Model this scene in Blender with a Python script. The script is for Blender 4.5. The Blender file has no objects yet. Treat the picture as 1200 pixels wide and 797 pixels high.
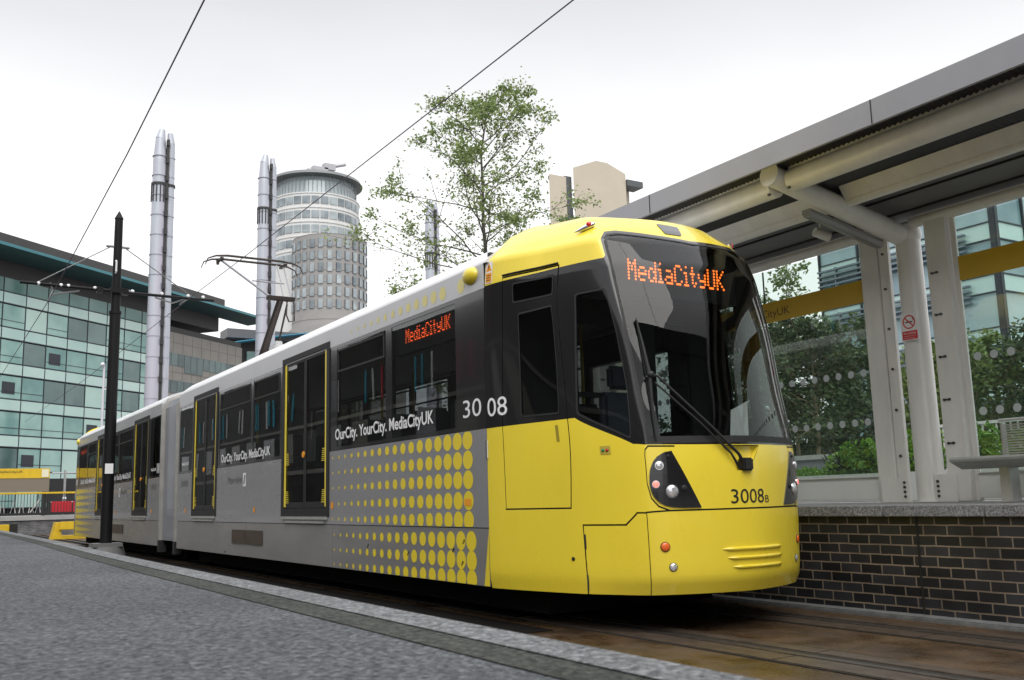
import bpy, bmesh, math, random
from mathutils import Vector, Matrix
random.seed(7)
PI=math.pi
scn=bpy.context.scene
COL=scn.collection
GZ=-1.04        # rail level (camera is the origin of the coordinates)
PZ=-0.145       # platform level
# ------------------------------------------------------------------ materials
MATS={}
def mat(name,col,rough=.5,metal=0.,var=0.,vscale=3.,bump=0.,bscale=40.,coat=0.,emit=None,estr=1.,col2=None,spec=None,stretch=None,detail=4.,rvar=0.):
    if name in MATS: return MATS[name]
    m=bpy.data.materials.new(name); m.use_nodes=True; MATS[name]=m
    nt=m.node_tree; N=nt.nodes; L=nt.links
    b=N['Principled BSDF']
    b.inputs['Base Color'].default_value=(*col,1); b.inputs['Roughness'].default_value=rough
    b.inputs['Metallic'].default_value=metal
    if coat: b.inputs['Coat Weight'].default_value=coat; b.inputs['Coat Roughness'].default_value=.04
    if spec is not None: b.inputs['Specular IOR Level'].default_value=spec
    if emit: b.inputs['Emission Color'].default_value=(*emit,1); b.inputs['Emission Strength'].default_value=estr
    if var or bump or rvar:
        tc=N.new('ShaderNodeTexCoord'); src=tc.outputs['Object']
        if stretch:
            mp=N.new('ShaderNodeMapping'); mp.inputs['Scale'].default_value=stretch; L.new(src,mp.inputs['Vector']); src=mp.outputs['Vector']
    if var:
        n=N.new('ShaderNodeTexNoise'); n.inputs['Scale'].default_value=vscale; n.inputs['Detail'].default_value=detail; n.inputs['Roughness'].default_value=.65
        L.new(src,n.inputs['Vector'])
        r=N.new('ShaderNodeMapRange'); r.inputs['From Min'].default_value=.3; r.inputs['From Max'].default_value=.7
        L.new(n.outputs['Fac'],r.inputs['Value'])
        mx=N.new('ShaderNodeMix'); mx.data_type='RGBA'
        c2=col2 or tuple(c*(1-var) for c in col)
        mx.inputs[6].default_value=(*col,1); mx.inputs[7].default_value=(*c2,1)
        L.new(r.outputs[0],mx.inputs[0]); L.new(mx.outputs[2],b.inputs['Base Color'])
    if rvar:
        n=N.new('ShaderNodeTexNoise'); n.inputs['Scale'].default_value=vscale*1.7; n.inputs['Detail'].default_value=5
        L.new(src,n.inputs['Vector'])
        r=N.new('ShaderNodeMapRange'); r.inputs['From Min'].default_value=.3; r.inputs['From Max'].default_value=.7
        r.inputs['To Min'].default_value=max(0,rough-rvar); r.inputs['To Max'].default_value=min(1,rough+rvar)
        L.new(n.outputs['Fac'],r.inputs['Value']); L.new(r.outputs[0],b.inputs['Roughness'])
    if bump:
        n=N.new('ShaderNodeTexNoise'); n.inputs['Scale'].default_value=bscale; n.inputs['Detail'].default_value=5
        L.new(src,n.inputs['Vector'])
        bp=N.new('ShaderNodeBump'); bp.inputs['Strength'].default_value=bump; bp.inputs['Distance'].default_value=.01
        L.new(n.outputs['Fac'],bp.inputs['Height']); L.new(bp.outputs[0],b.inputs['Normal'])
    return m
def glass(name,tint,refl=1.,rough=0.,ior=1.5,wave=0.,haze=0.,hcol=(.5,.5,.5)):
    """thin pane: tinted see-through + fresnel reflection (+ a little dust)"""
    m=bpy.data.materials.new(name); m.use_nodes=True; MATS[name]=m
    nt=m.node_tree; N=nt.nodes; L=nt.links; N.remove(N['Principled BSDF']); out=N['Material Output']
    t=N.new('ShaderNodeBsdfTransparent'); t.inputs[0].default_value=(*tint,1)
    g=N.new('ShaderNodeBsdfGlossy'); g.inputs['Roughness'].default_value=rough; g.inputs[0].default_value=(refl,refl,refl,1)
    f=N.new('ShaderNodeFresnel'); ge=N.new('ShaderNodeNewGeometry'); mr=N.new('ShaderNodeMapRange'); mr.inputs['To Min'].default_value=ior; mr.inputs['To Max'].default_value=1/ior
    L.new(ge.outputs['Backfacing'],mr.inputs['Value']); L.new(mr.outputs[0],f.inputs['IOR'])
    if wave:
        tc=N.new('ShaderNodeTexCoord'); n=N.new('ShaderNodeTexNoise'); n.inputs['Scale'].default_value=.9; n.inputs['Detail'].default_value=1
        L.new(tc.outputs['Object'],n.inputs['Vector'])
        bp=N.new('ShaderNodeBump'); bp.inputs['Strength'].default_value=1.; bp.inputs['Distance'].default_value=wave
        L.new(n.outputs['Fac'],bp.inputs['Height']); L.new(bp.outputs[0],g.inputs['Normal'])
    mx=N.new('ShaderNodeMixShader'); L.new(f.outputs[0],mx.inputs[0])
    if haze:
        d=N.new('ShaderNodeBsdfDiffuse'); d.inputs[0].default_value=(*hcol,1)
        m2=N.new('ShaderNodeMixShader'); m2.inputs[0].default_value=haze
        L.new(t.outputs[0],m2.inputs[1]); L.new(d.outputs[0],m2.inputs[2]); L.new(m2.outputs[0],mx.inputs[1])
    else: L.new(t.outputs[0],mx.inputs[1])
    L.new(g.outputs[0],mx.inputs[2]); L.new(mx.outputs[0],out.inputs['Surface'])
    return m
YEL=mat('yellow_paint',(.88,.69,.048),.30,0,.10,1.1,coat=.5,rvar=.08,stretch=(1,1,.45),detail=6)
YELD=mat('yellow_dot_film',(.80,.62,.035),.4)
YELP=mat('pale_yellow_dot_film',(.72,.64,.26),.45)
SIL=mat('silver_paint',(.37,.37,.38),.27,.35,.07,.6,coat=.2,stretch=(1,1,3),rvar=.03,detail=2)
SILS=mat('silver_skirt_paint',(.31,.305,.295),.32,.3,.18,.8,stretch=(1,1,4),rvar=.05,detail=3)
WHT=mat('white_silver_roof_paint',(.78,.78,.79),.38,.1,.06,2.,coat=.2)
BLK=mat('gloss_black_paint',(.014,.014,.015),.14,0,0,coat=.5)
BLKM=mat('black_rubber',(.012,.012,.012),.6)
DKG=mat('dark_grey_metal',(.035,.036,.038),.5,0,.25,6)
GAP=mat('panel_gap',(.01,.009,.006),.8)
LIN=mat('cab_lining',(.035,.035,.037),.6)
UND=mat('underframe_shade',(.003,.0028,.0025),.95,0,.3,5)  # near-black: the shade under the tram is put into the colour
INT=mat('interior_grey',(.22,.22,.22),.6)
CEI=mat('interior_ceiling',(.45,.45,.44),.6)
SEAT=mat('seat_moquette',(.03,.04,.06),.85,0,.5,60,col2=(.06,.07,.09))
CHR=mat('chrome',(.7,.7,.72),.12,1.)
PALE=mat('aluminium_tread',(.5,.5,.48),.4,.4,.15,9)
WTX=mat('white_lettering',(.82,.82,.82),.5)
BTX=mat('black_lettering',(.015,.015,.015),.5)
GTX=mat('grey_lettering',(.12,.12,.125),.5)
ORG=mat('orange_sticker',(.85,.33,.02),.5)
LED=mat('led_dots',(.9,.2,.03),.5,emit=(1.,.17,.02),estr=2.6)
LEDS=mat('led_dots_side',(.5,.06,.02),.5,emit=(1.,.11,.02),estr=3.4)
HOOD=mat('display_board',(.014,.014,.015),.35)
LAMPW=mat('headlamp_lens',(.75,.76,.78),.12,.6)
LAMPR=mat('red_lamp',(.8,.25,.2),.2,emit=(1,.25,.2),estr=.6)
LENSO=mat('orange_lens',(.8,.14,.02),.2,coat=.5)
LENSR=mat('red_lens',(.6,.02,.02),.2,coat=.5)
GRN=mat('green_button',(.02,.3,.12),.4)
WSG=glass('windscreen_glass',(.52,.56,.55),.95,0,1.5)
SDG=glass('tinted_side_glass',(.60,.62,.62),.9,0,1.45,wave=.0012)
SDG1=glass('tinted_cab_glass',(.45,.47,.47),.9,0,1.5,wave=.0012)
CRM=mat('cream_steel',(.84,.83,.79),.30,0,.16,3.,coat=.2,bump=.03,bscale=25,stretch=(1.5,1.5,.35),detail=7)
CRMW=mat('cream_panel',(.86,.87,.84),.45,0,.12,1.4,bump=.03,bscale=8)
FASC=mat('canopy_fascia',(.36,.36,.38),.42,.25,.10,1.5)
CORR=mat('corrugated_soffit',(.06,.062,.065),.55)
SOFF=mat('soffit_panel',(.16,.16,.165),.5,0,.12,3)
BOLT=mat('bolt_steel',(.10,.10,.10),.4,.8)
SHG=glass('shelter_glass',(.86,.92,.89),1.,0,1.45,wave=.0008,haze=.03,hcol=(.5,.55,.5))
DOTF=mat('frosted_dot',(.55,.60,.60),.5)
OCH=mat('amber_glass_band',(.66,.42,.02),.35,0,.12,1.6)
BENCH=mat('bench_metal',(.52,.52,.50),.38,.5,.12,8)
GRAN=mat('pale_granite',(.34,.34,.34),.75,0,.35,22,bump=.3,bscale=90)
MASTM=mat('black_mast_paint',(.005,.005,.006),.55,spec=.25)
WIREM=mat('wire_copper',(.06,.045,.07),.5,.5)
STEEL=mat('rail_steel',(.20,.17,.15),.35,.8,.4,8)
INSU=mat('white_insulator',(.7,.7,.7),.3)
# ------------------------------------------------------------------ mesh builder
ORGN={}
def setp(o,label=None,cat=None,group=None,kind=None):
    if label: o['label']=label
    if cat: o['category']=cat
    if group: o['group']=group
    if kind: o['kind']=kind
    return o
def thing(name,label,cat,loc=(0,0,0),rz=0,group=None,kind=None):
    o=bpy.data.objects.new(name,None); COL.objects.link(o); o.location=loc; o.rotation_euler=(0,0,rz)
    o.empty_display_size=.1
    setp(o,label,cat,group,kind); ORGN[o.name]=(Vector(loc),rz); return o
class MB:
    def __init__(s): s.v=[];s.f=[];s.m=[];s.mi=0;s.nrm=None
    def face(s,pts):
        i=len(s.v); s.v+= [tuple(p) for p in pts]; s.f.append(tuple(range(i,i+len(pts)))); s.m.append(s.mi); return s
    def mesh(s,vs,fs):
        i=len(s.v); s.v+=[tuple(p) for p in vs]; s.f+=[tuple(i+a for a in f) for f in fs]; s.m+=[s.mi]*len(fs); return s
    def box(s,x0,x1,y0,y1,z0,z1,bev=0.):
        x0,x1=sorted((x0,x1));y0,y1=sorted((y0,y1));z0,z1=sorted((z0,z1))
        if bev<=0:
            vs=[(x,y,z) for z in(z0,z1) for y in(y0,y1) for x in(x0,x1)]
            return s.mesh(vs,[(0,2,3,1),(4,5,7,6),(0,1,5,4),(2,6,7,3),(0,4,6,2),(1,3,7,5)])
        bm=bmesh.new(); bmesh.ops.create_cube(bm,size=1)
        for v in bm.verts: v.co=Vector(((x0+x1)/2+v.co.x*(x1-x0),(y0+y1)/2+v.co.y*(y1-y0),(z0+z1)/2+v.co.z*(z1-z0)))
        bmesh.ops.bevel(bm,geom=list(bm.edges),offset=bev,segments=2,affect='EDGES')
        return s.bm(bm)
    def bm(s,bm,M=None):
        bm.verts.index_update()
        vs=[(M@v.co if M else v.co)[:] for v in bm.verts]; fs=[[v.index for v in f.verts] for f in bm.faces]; bm.free(); return s.mesh(vs,fs)
    def cyl(s,p0,p1,r0,r1=None,n=14,cap=True):
        r1=r0 if r1 is None else r1
        p0=Vector(p0);p1=Vector(p1);d=(p1-p0).normalized()
        a=d.orthogonal().normalized();b=d.cross(a)
        vs=[];fs=[]
        for p,r in((p0,r0),(p1,r1)):
            for k in range(n):
                t=2*PI*k/n; vs.append(p+a*math.cos(t)*r+b*math.sin(t)*r)
        for k in range(n): fs.append((k,(k+1)%n,n+(k+1)%n,n+k))
        if cap: fs.append(tuple(range(n-1,-1,-1))); fs.append(tuple(range(n,2*n)))
        return s.mesh(vs,fs)
    def tube(s,pts,r,n=8):
        pts=[Vector(p) for p in pts]; rs=r if isinstance(r,(list,tuple)) else [r]*len(pts)
        vs=[];fs=[];up=None
        for i,p in enumerate(pts):
            d=((pts[min(i+1,len(pts)-1)]-pts[max(i-1,0)])).normalized()
            if up is None: a=d.orthogonal().normalized()
            else:
                a=up-d*up.dot(d); a=a.normalized() if a.length>1e-6 else d.orthogonal().normalized()
            up=a;b=d.cross(a)
            for k in range(n):
                t=2*PI*k/n; vs.append(p+a*math.cos(t)*rs[i]+b*math.sin(t)*rs[i])
        for i in range(len(pts)-1):
            for k in range(n): fs.append((i*n+k,i*n+(k+1)%n,(i+1)*n+(k+1)%n,(i+1)*n+k))
        fs.append(tuple(range(n-1,-1,-1))); fs.append(tuple((len(pts)-1)*n+k for k in range(n)))
        return s.mesh(vs,fs)
    def prism(s,poly,fn0,fn1):
        """poly list of 2D; fn0/fn1 map to the two 3D ends"""
        n=len(poly); vs=[fn0(*p) for p in poly]+[fn1(*p) for p in poly]
        fs=[tuple(range(n-1,-1,-1)),tuple(range(n,2*n))]+[(k,(k+1)%n,n+(k+1)%n,n+k) for k in range(n)]
        return s.mesh(vs,fs)
    def disc(s,c,nrm,r,n=20,ry=None,up=(0,0,1)):
        c=Vector(c);nrm=Vector(nrm).normalized();u=Vector(up);u=(u-nrm*u.dot(nrm)).normalized();w=nrm.cross(u)
        ry=ry or r
        return s.face([c+w*math.cos(2*PI*k/n)*r+u*math.sin(2*PI*k/n)*ry for k in range(n)])
    def sphere(s,c,r,seg=14,rings=8,sc=(1,1,1)):
        bm=bmesh.new(); bmesh.ops.create_uvsphere(bm,u_segments=seg,v_segments=rings,radius=r)
        c=Vector(c)
        for v in bm.verts: v.co=Vector((v.co.x*sc[0],v.co.y*sc[1],v.co.z*sc[2]))+c
        return s.bm(bm)
    def build(s,name,mats,parent=None,smooth=False,label=None,cat=None,group=None,kind=None,fix=True):
        me=bpy.data.meshes.new(name)
        if parent is not None:
            off,rz=ORGN[parent.name]; R=Matrix.Rotation(-rz,3,'Z')
            vs=[R@(Vector(v)-off) for v in s.v] if not getattr(s,'local',False) else s.v
        else: off,rz=Vector((0,0,0)),0; vs=s.v
        me.from_pydata([tuple(v) for v in vs],[],s.f)
        for m in (mats if isinstance(mats,(list,tuple)) else [mats]): me.materials.append(m)
        me.polygons.foreach_set('material_index',s.m)
        if fix:
            bm=bmesh.new(); bm.from_mesh(me); bmesh.ops.recalc_face_normals(bm,faces=bm.faces); bm.to_mesh(me); bm.free()
        if smooth:
            me.polygons.foreach_set('use_smooth',[True]*len(me.polygons))
            me.set_sharp_from_angle(angle=math.radians(40))
        me.update()
        o=bpy.data.objects.new(name,me); COL.objects.link(o)
        if parent is not None: o.parent=parent
        ORGN[o.name]=(off,rz)
        setp(o,label,cat,group,kind); return o
def copy_tree(o,parent=None):
    c=o.copy(); COL.objects.link(c)
    if parent is not None: c.parent=parent
    ORGN[c.name]=ORGN.get(o.name,(Vector((0,0,0)),0))
    for ch in list(o.children): copy_tree(ch,c)
    return c
_tc={}
def text2d(txt,bold=0.):
    """outline of a line of text, triangulated: verts normalised so that height of caps = 1, x from 0"""
    key=(txt,bold)
    if key in _tc: return _tc[key]
    cu=bpy.data.curves.new('lettering','FONT'); cu.body=txt; cu.size=1; cu.fill_mode='FRONT'; cu.offset=bold; cu.resolution_u=4
    ob=bpy.data.objects.new('lettering',cu); COL.objects.link(ob)
    bpy.context.view_layer.update()
    me=bpy.data.meshes.new_from_object(ob.evaluated_get(bpy.context.evaluated_depsgraph_get()))
    vs=[v.co[:2] for v in me.vertices]; fs=[tuple(p.vertices) for p in me.polygons]
    bpy.data.objects.remove(ob); bpy.data.curves.remove(cu); bpy.data.meshes.remove(me)
    x0=min(v[0] for v in vs); x1=max(v[0] for v in vs); y0=min(v[1] for v in vs)
    H=.72
    r=([((v[0]-x0)/(x1-x0),v[1]/H) for v in vs],fs)
    _tc[key]=r; return r
def add_text(mb,txt,fn,bold=0.):
    """fn(a,b): a 0..1 along the line, b 0..1 cap height"""
    vs,fs=text2d(txt,bold); mb.mesh([fn(a,b) for a,b in vs],fs)
FONT={'M':"10001 11011 10101 10101 10001 10001 10001",'e':"00000 00000 01110 10001 11111 10000 01110",'d':"00001 00001 01101 10011 10001 10011 01101",
'i':"010 000 110 010 010 010 111",'a':"00000 00000 01110 00001 01111 10001 01111",'C':"01110 10001 10000 10000 10000 10001 01110",
't':"0100 0100 1110 0100 0100 0101 0010",'y':"00000 00000 10001 10001 01111 00001 01110",'U':"10001 10001 10001 10001 10001 10001 01110",'K':"10001 10010 10100 11000 10100 10010 10001"}
def led_text(mb,txt,fn,r):
    """dot matrix; fn(col,row) -> (centre, right vector, up vector)"""
    c=0
    for ch in txt:
        rows=FONT[ch].split()
        for j,row in enumerate(rows):
            for i,b in enumerate(row):
                if b=='1':
                    p,R,U=fn(c+i,6-j)
                    mb.face([p+R*math.cos(t*PI/3)*r+U*math.sin(t*PI/3)*r for t in range(6)])
        c+=len(rows[0])+1
    return c-1
LV=[
(-.76,1.30,(1.07,12.78),(.79,13.26),(.43,13.44),13.53),
(-.66,1.32,(1.08,12.80),(.81,13.30),(.44,13.49),13.59),
(-.12,1.325,(1.08,12.80),(.82,13.32),(.44,13.51),13.61),
(.39,1.325,(1.08,12.78),(.82,13.31),(.44,13.50),13.60),
(.90,1.325,(1.08,12.68),(.83,13.21),(.45,13.40),13.50),
(1.40,1.325,(1.08,12.56),(.85,13.11),(.46,13.29),13.39),
(1.90,1.315,(1.08,12.44),(.86,12.98),(.47,13.15),13.23),
(2.12,1.30,(1.06,12.38),(.86,12.88),(.47,13.03),13.10),
(2.24,1.18,(.98,12.32),(.79,12.78),(.44,12.93),12.99),
(2.38,1.02,(.87,12.20),(.70,12.62),(.39,12.78),12.84),
(2.47,.86,(.75,12.05),(.60,12.38),(.33,12.50),12.53),
(2.52,.60,(.50,11.95),(.40,12.15),(.20,12.20),12.22),
]
SK=[0,1.0,1.6,2.1,2.55]   # A B C D E params
SM=2.55
def _cr(p0,p1,p2,p3,t,T=.5):
    return tuple(.5*((2*b)+(-a+c)*t+(2*a-5*b+4*c-d)*t*t+(-a+3*b-3*c+d)*t**3) for a,b,c,d in zip(p0,p1,p2,p3))
def _lv(z):
    if z<=LV[0][0]: i=0;f=0
    elif z>=LV[-1][0]: i=len(LV)-2;f=1
    else:
        for i in range(len(LV)-1):
            if z<=LV[i+1][0]: break
        f=(z-LV[i][0])/(LV[i+1][0]-LV[i][0])
    g=lambda L:[(L[1],11.8),L[2],L[3],L[4],(0,L[5])]
    q=[g(LV[max(0,min(len(LV)-1,j))]) for j in (i-1,i,i+1,i+2)]
    out=[]
    for k in range(5):
        # monotone-ish: blend linear with catmull
        c=_cr(q[0][k],q[1][k],q[2][k],q[3][k],f) if 1.8>z>-.6 else tuple(a+(b-a)*f for a,b in zip(q[1][k],q[2][k]))
        out.append(c)
    return out
def S(s,z):
    """nose surface: s 0..2*SM (0 = camera side back), returns local (u,v,z), u negative on camera side"""
    m=1
    if s>SM: s=2*SM-s; m=-1
    P=_lv(z)
    pts=[(P[0][0],P[0][1]-1.0)]+P+[(-P[3][0],P[3][1])]
    for i in range(4):
        if s<=SK[i+1]+1e-9: break
    f=(s-SK[i])/(SK[i+1]-SK[i])
    a,b,c,d=pts[i],pts[i+1],pts[i+2],pts[i+3]
    # non-uniform handled with softened tangents
    def tan(k):
        p0,p2=pts[k],pts[k+2]
        ks=[-1.0]+SK+[2*SM-SK[3]]
        return tuple((p2[j]-p0[j])/(ks[k+2]-ks[k]) for j in(0,1))
    m0,m1=tan(i),tan(i+1); h=SK[i+1]-SK[i]
    if i in(1,2): m0=(m0[0]*.55,m0[1]*.55)
    if i in(0,1): m1=(m1[0]*.55,m1[1]*.55)
    h00=2*f**3-3*f*f+1;h10=f**3-2*f*f+f;h01=-2*f**3+3*f*f;h11=f**3-f*f
    r=[h00*b[j]+h10*h*m0[j]+h01*c[j]+h11*h*m1[j] for j in(0,1)]
    return (-m*r[0],r[1],z)
CX=5.6
def W(s,z,off=0.):
    u,v,z=S(s,z); p=Vector((CX+u,19.1-v,z))
    if off: p=p+WN(s,z)*off
    return p
def WN(s,z):
    e=.01
    z0=max(-.75,min(z,2.50))
    a=Vector(S(s+e,z0))-Vector(S(s-e,z0)); b=Vector(S(s,z0+e))-Vector(S(s,z0-e))
    n=a.cross(b); n=Vector((n.x,-n.y,n.z)); n.normalize()
    c=Vector(S(s,z0)); w=Vector((c.x,-(c.y-10.5),(z0-.6)*.8))
    if n.dot(w)<0: n=-n
    return n
S2=2*SM
def mir(poly): return [(S2-a,b) for a,b in poly][::-1]
def rounded(poly,r,n=4):
    out=[];N=len(poly)
    for i in range(N):
        p=Vector(poly[i]);a=Vector(poly[i-1]);b=Vector(poly[(i+1)%N])
        da=(a-p);db=(b-p);rr=min(r,da.length*.45,db.length*.45)
        pa=p+da.normalized()*rr;pb=p+db.normalized()*rr
        for k in range(n+1):
            t=k/n; q=pa*(1-t)**2+p*2*t*(1-t)+pb*t*t; out.append((q.x,q.y))
    return out
def strip(pts,w=.010):
    """thin closed polygons following a polyline (panel gaps)"""
    out=[]
    for a,b in zip(pts,pts[1:]):
        a=Vector(a);b=Vector(b);d=(b-a).normalized();n=Vector((-d.y,d.x))*w/2;a=a-d*w/2;b=b+d*w/2
        out.append([tuple(a+n),tuple(b+n),tuple(b-n),tuple(a-n)][::-1])
    return out
def inpoly(x,y,poly):
    c=False;n=len(poly);j=n-1
    for i in range(n):
        xi,yi=poly[i];xj,yj=poly[j]
        if (yi>y)!=(yj>y) and x<(xj-xi)*(y-yi)/(yj-yi)+xi: c=not c
        j=i
    return c
# --- nose features, in (s,z) on the nose surface
ZB,ZT=-.745,2.52
low_bound=[(-.05,.612),(.92,.628),(1.046,.630),(1.486,.394),(1.62,.385),(2.1,.378),(SM,.376)]
yel_low=[(-.05,ZB-.1)]+[(SM+.05,ZB-.1)]+[(SM+.05,.376)]+low_bound[::-1]
ws=[(1.652,.392),(1.652,1.2),(1.668,1.95),(1.69,2.09),(1.745,2.17),(1.85,2.185),(2.1,2.165),(SM,2.125)]
ws_poly=ws+[(S2-a,b) for a,b in ws[::-1][1:]]
top_bound=[(-.05,1.887),(1.18,1.925),(1.60,1.937),(1.64,1.96),(1.66,2.11),(1.725,2.20),(1.85,2.215),(2.1,2.195),(SM,2.155)]
blk=low_bound+top_bound[::-1]
door=[(.214,-.085),(.878,-.085),(.93,.628),(1.08,1.572),(1.175,1.945),(.285,1.925),(.20,.62)]
dwin=rounded([(.403,.676),(.828,.674),(1.0,1.61),(.464,1.582)],.03)
twin=rounded([(.407,1.674),(1.06,1.692),(1.105,1.868),(.414,1.86)],.03)
qwin=rounded([(1.075,.66),(1.475,.43),(1.535,.86),(1.54,1.326),(1.522,1.675),(1.262,1.668)],.03)
flap=[(1.085,ZB-.05),(1.622,ZB-.05),(1.588,-.131),(1.487,-.13),(1.392,-.219),(1.045,-.218)]
notch=[(2.30,.372),(2.415,.175),(2.53,.175),(2.68,.372)]
bump_top=[(1.588,-.128),(1.836,-.119),(SM,-.118)]
bumper=[(1.588,-.128),(1.622,ZB-.05)]+[(S2-1.622,ZB-.05),(S2-1.588,-.128),(S2-1.836,-.119),(1.836,-.119)]
gapl=[]
for pl in ([(.214,-.085),(.878,-.085)],[(.878,-.085),(.93,.628),(1.08,1.572),(1.175,1.945)],[(.285,1.925),(1.175,1.945)],
           [(1.045,-.218),(1.085,ZB)],[(1.045,-.218),(1.392,-.219),(1.487,-.13),(1.588,-.131),(1.622,ZB)],
           [(1.588,-.128),(1.836,-.119),(SM,-.118),(S2-1.836,-.119),(S2-1.588,-.128)],
           [(1.90,.368),(1.66,.372),(1.615,.345),(1.603,.30),(1.614,.089),(1.663,-.023),(1.737,-.085),(1.83,-.116)]):
    gapl.append((pl,.013))
gapl.append(([(.214,-.085),(.20,.62),(.285,1.925)],.006))
gaps=[]
for pl,w in gapl:
    q=strip(pl,w); gaps+=q+[mir(x) for x in q]
sides=lambda p:[p,mir(p)]
CUTS=[]
for p in (yel_low,blk,door,dwin,twin,qwin,flap): CUTS+=sides(p)
CUTS+=[ws_poly,notch,bumper]+gaps
def build_nose_domain():
    bm=bmesh.new()
    ns,nz=90,44
    ss=[S2*i/ns for i in range(ns+1)]
    zs=sorted(set([ZB+(ZT-ZB)*j/nz for j in range(nz+1)]+[2.12,2.24,2.38,2.47]))
    g=[[bm.verts.new((a,b,0)) for b in zs] for a in ss]
    for i in range(ns):
        for j in range(len(zs)-1): bm.faces.new((g[i][j],g[i+1][j],g[i+1][j+1],g[i][j+1]))
    for poly in CUTS:
        for k in range(len(poly)):
            a=Vector((*poly[k],0));b=Vector((*poly[(k+1)%len(poly)],0))
            if (b-a).length<1e-5: continue
            x0,x1=sorted((a.x,b.x));y0,y1=sorted((a.y,b.y)); e=.002
            fs=[]
            for f in bm.faces:
                fx=[v.co.x for v in f.verts];fy=[v.co.y for v in f.verts]
                if max(fx)>=x0-e and min(fx)<=x1+e and max(fy)>=y0-e and min(fy)<=y1+e: fs.append(f)
            if not fs: continue
            geom=set(fs)
            for f in fs: geom.update(f.verts);geom.update(f.edges)
            d=(b-a); n=Vector((-d.y,d.x,0))
            bmesh.ops.bisect_plane(bm,geom=list(geom),dist=1e-6,plane_co=a,plane_no=n)
    return bm
def classify(x,y):
    """-> (part key, material index)"""
    xm=x if x<=SM else S2-x
    g=any(inpoly(x,y,p) for p in gaps)
    if inpoly(xm,y,dwin): return 'door_window',0
    if inpoly(xm,y,twin): return 'transom',0
    if inpoly(xm,y,qwin): return 'quarter',0
    if inpoly(x,y,ws_poly): return 'windscreen',0
    if inpoly(x,y,notch): return 'notch',0
    black=inpoly(xm,y,blk)
    mi=2 if g else (1 if black else 0)
    side=0 if x<=SM else 1
    if inpoly(xm,y,door): return 'door%d'%side,mi
    if inpoly(xm,y,flap): return 'flap%d'%side,mi
    if inpoly(x,y,bumper): return 'bumper',mi
    return 'shell',mi
def nose_parts(bm):
    groups={}
    for f in bm.faces:
        c=f.calc_center_median(); k,mi=classify(c.x,c.y)
        if k in('door_window','transom','quarter'): k+=('0' if c.x<=SM else '1')
        groups.setdefault(k,[]).append((f,mi))
    return groups
def nose_mesh(name,faces,mats,parent,off=0.,gapoff=-.006,label=None):
    vi={};vs=[];nr=[];fl=[];mi=[]
    for f,m in faces:
        idx=[]
        for v in f.verts:
            o=off+(gapoff if m==2 else 0)
            key=(v.index,m==2)
            if key not in vi:
                vi[key]=len(vs); vs.append(W(v.co.x,v.co.y,o)); nr.append(WN(v.co.x,v.co.y))
            idx.append(vi[key])
        fl.append(idx);mi.append(m)
    # orient outward
    out=[]
    for idx in fl:
        n=Vector((0,0,0))
        for k in range(len(idx)):
            a=vs[idx[k]];b=vs[idx[(k+1)%len(idx)]]; n+=a.cross(b)
        out.append(idx if n.dot(nr[idx[0]])>=0 else idx[::-1])
    me=bpy.data.meshes.new(name); off0,rz=ORGN[parent.name]
    me.from_pydata([tuple(v-off0) for v in vs],[],out)
    for m in mats: me.materials.append(m)
    me.polygons.foreach_set('material_index',mi); me.polygons.foreach_set('use_smooth',[True]*len(out))
    me.update(); me.normals_split_custom_set_from_vertices([tuple(n) for n in nr])
    o=bpy.data.objects.new(name,me); COL.objects.link(o); o.parent=parent; ORGN[o.name]=(off0,rz)
    if label:o['label']=label
    return o
tram=thing('tram','yellow and silver articulated tram standing beside the brick platform wall','tram',(CX,19.55,GZ))
def on(s,z,off):  return W(s,z,off)
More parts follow.
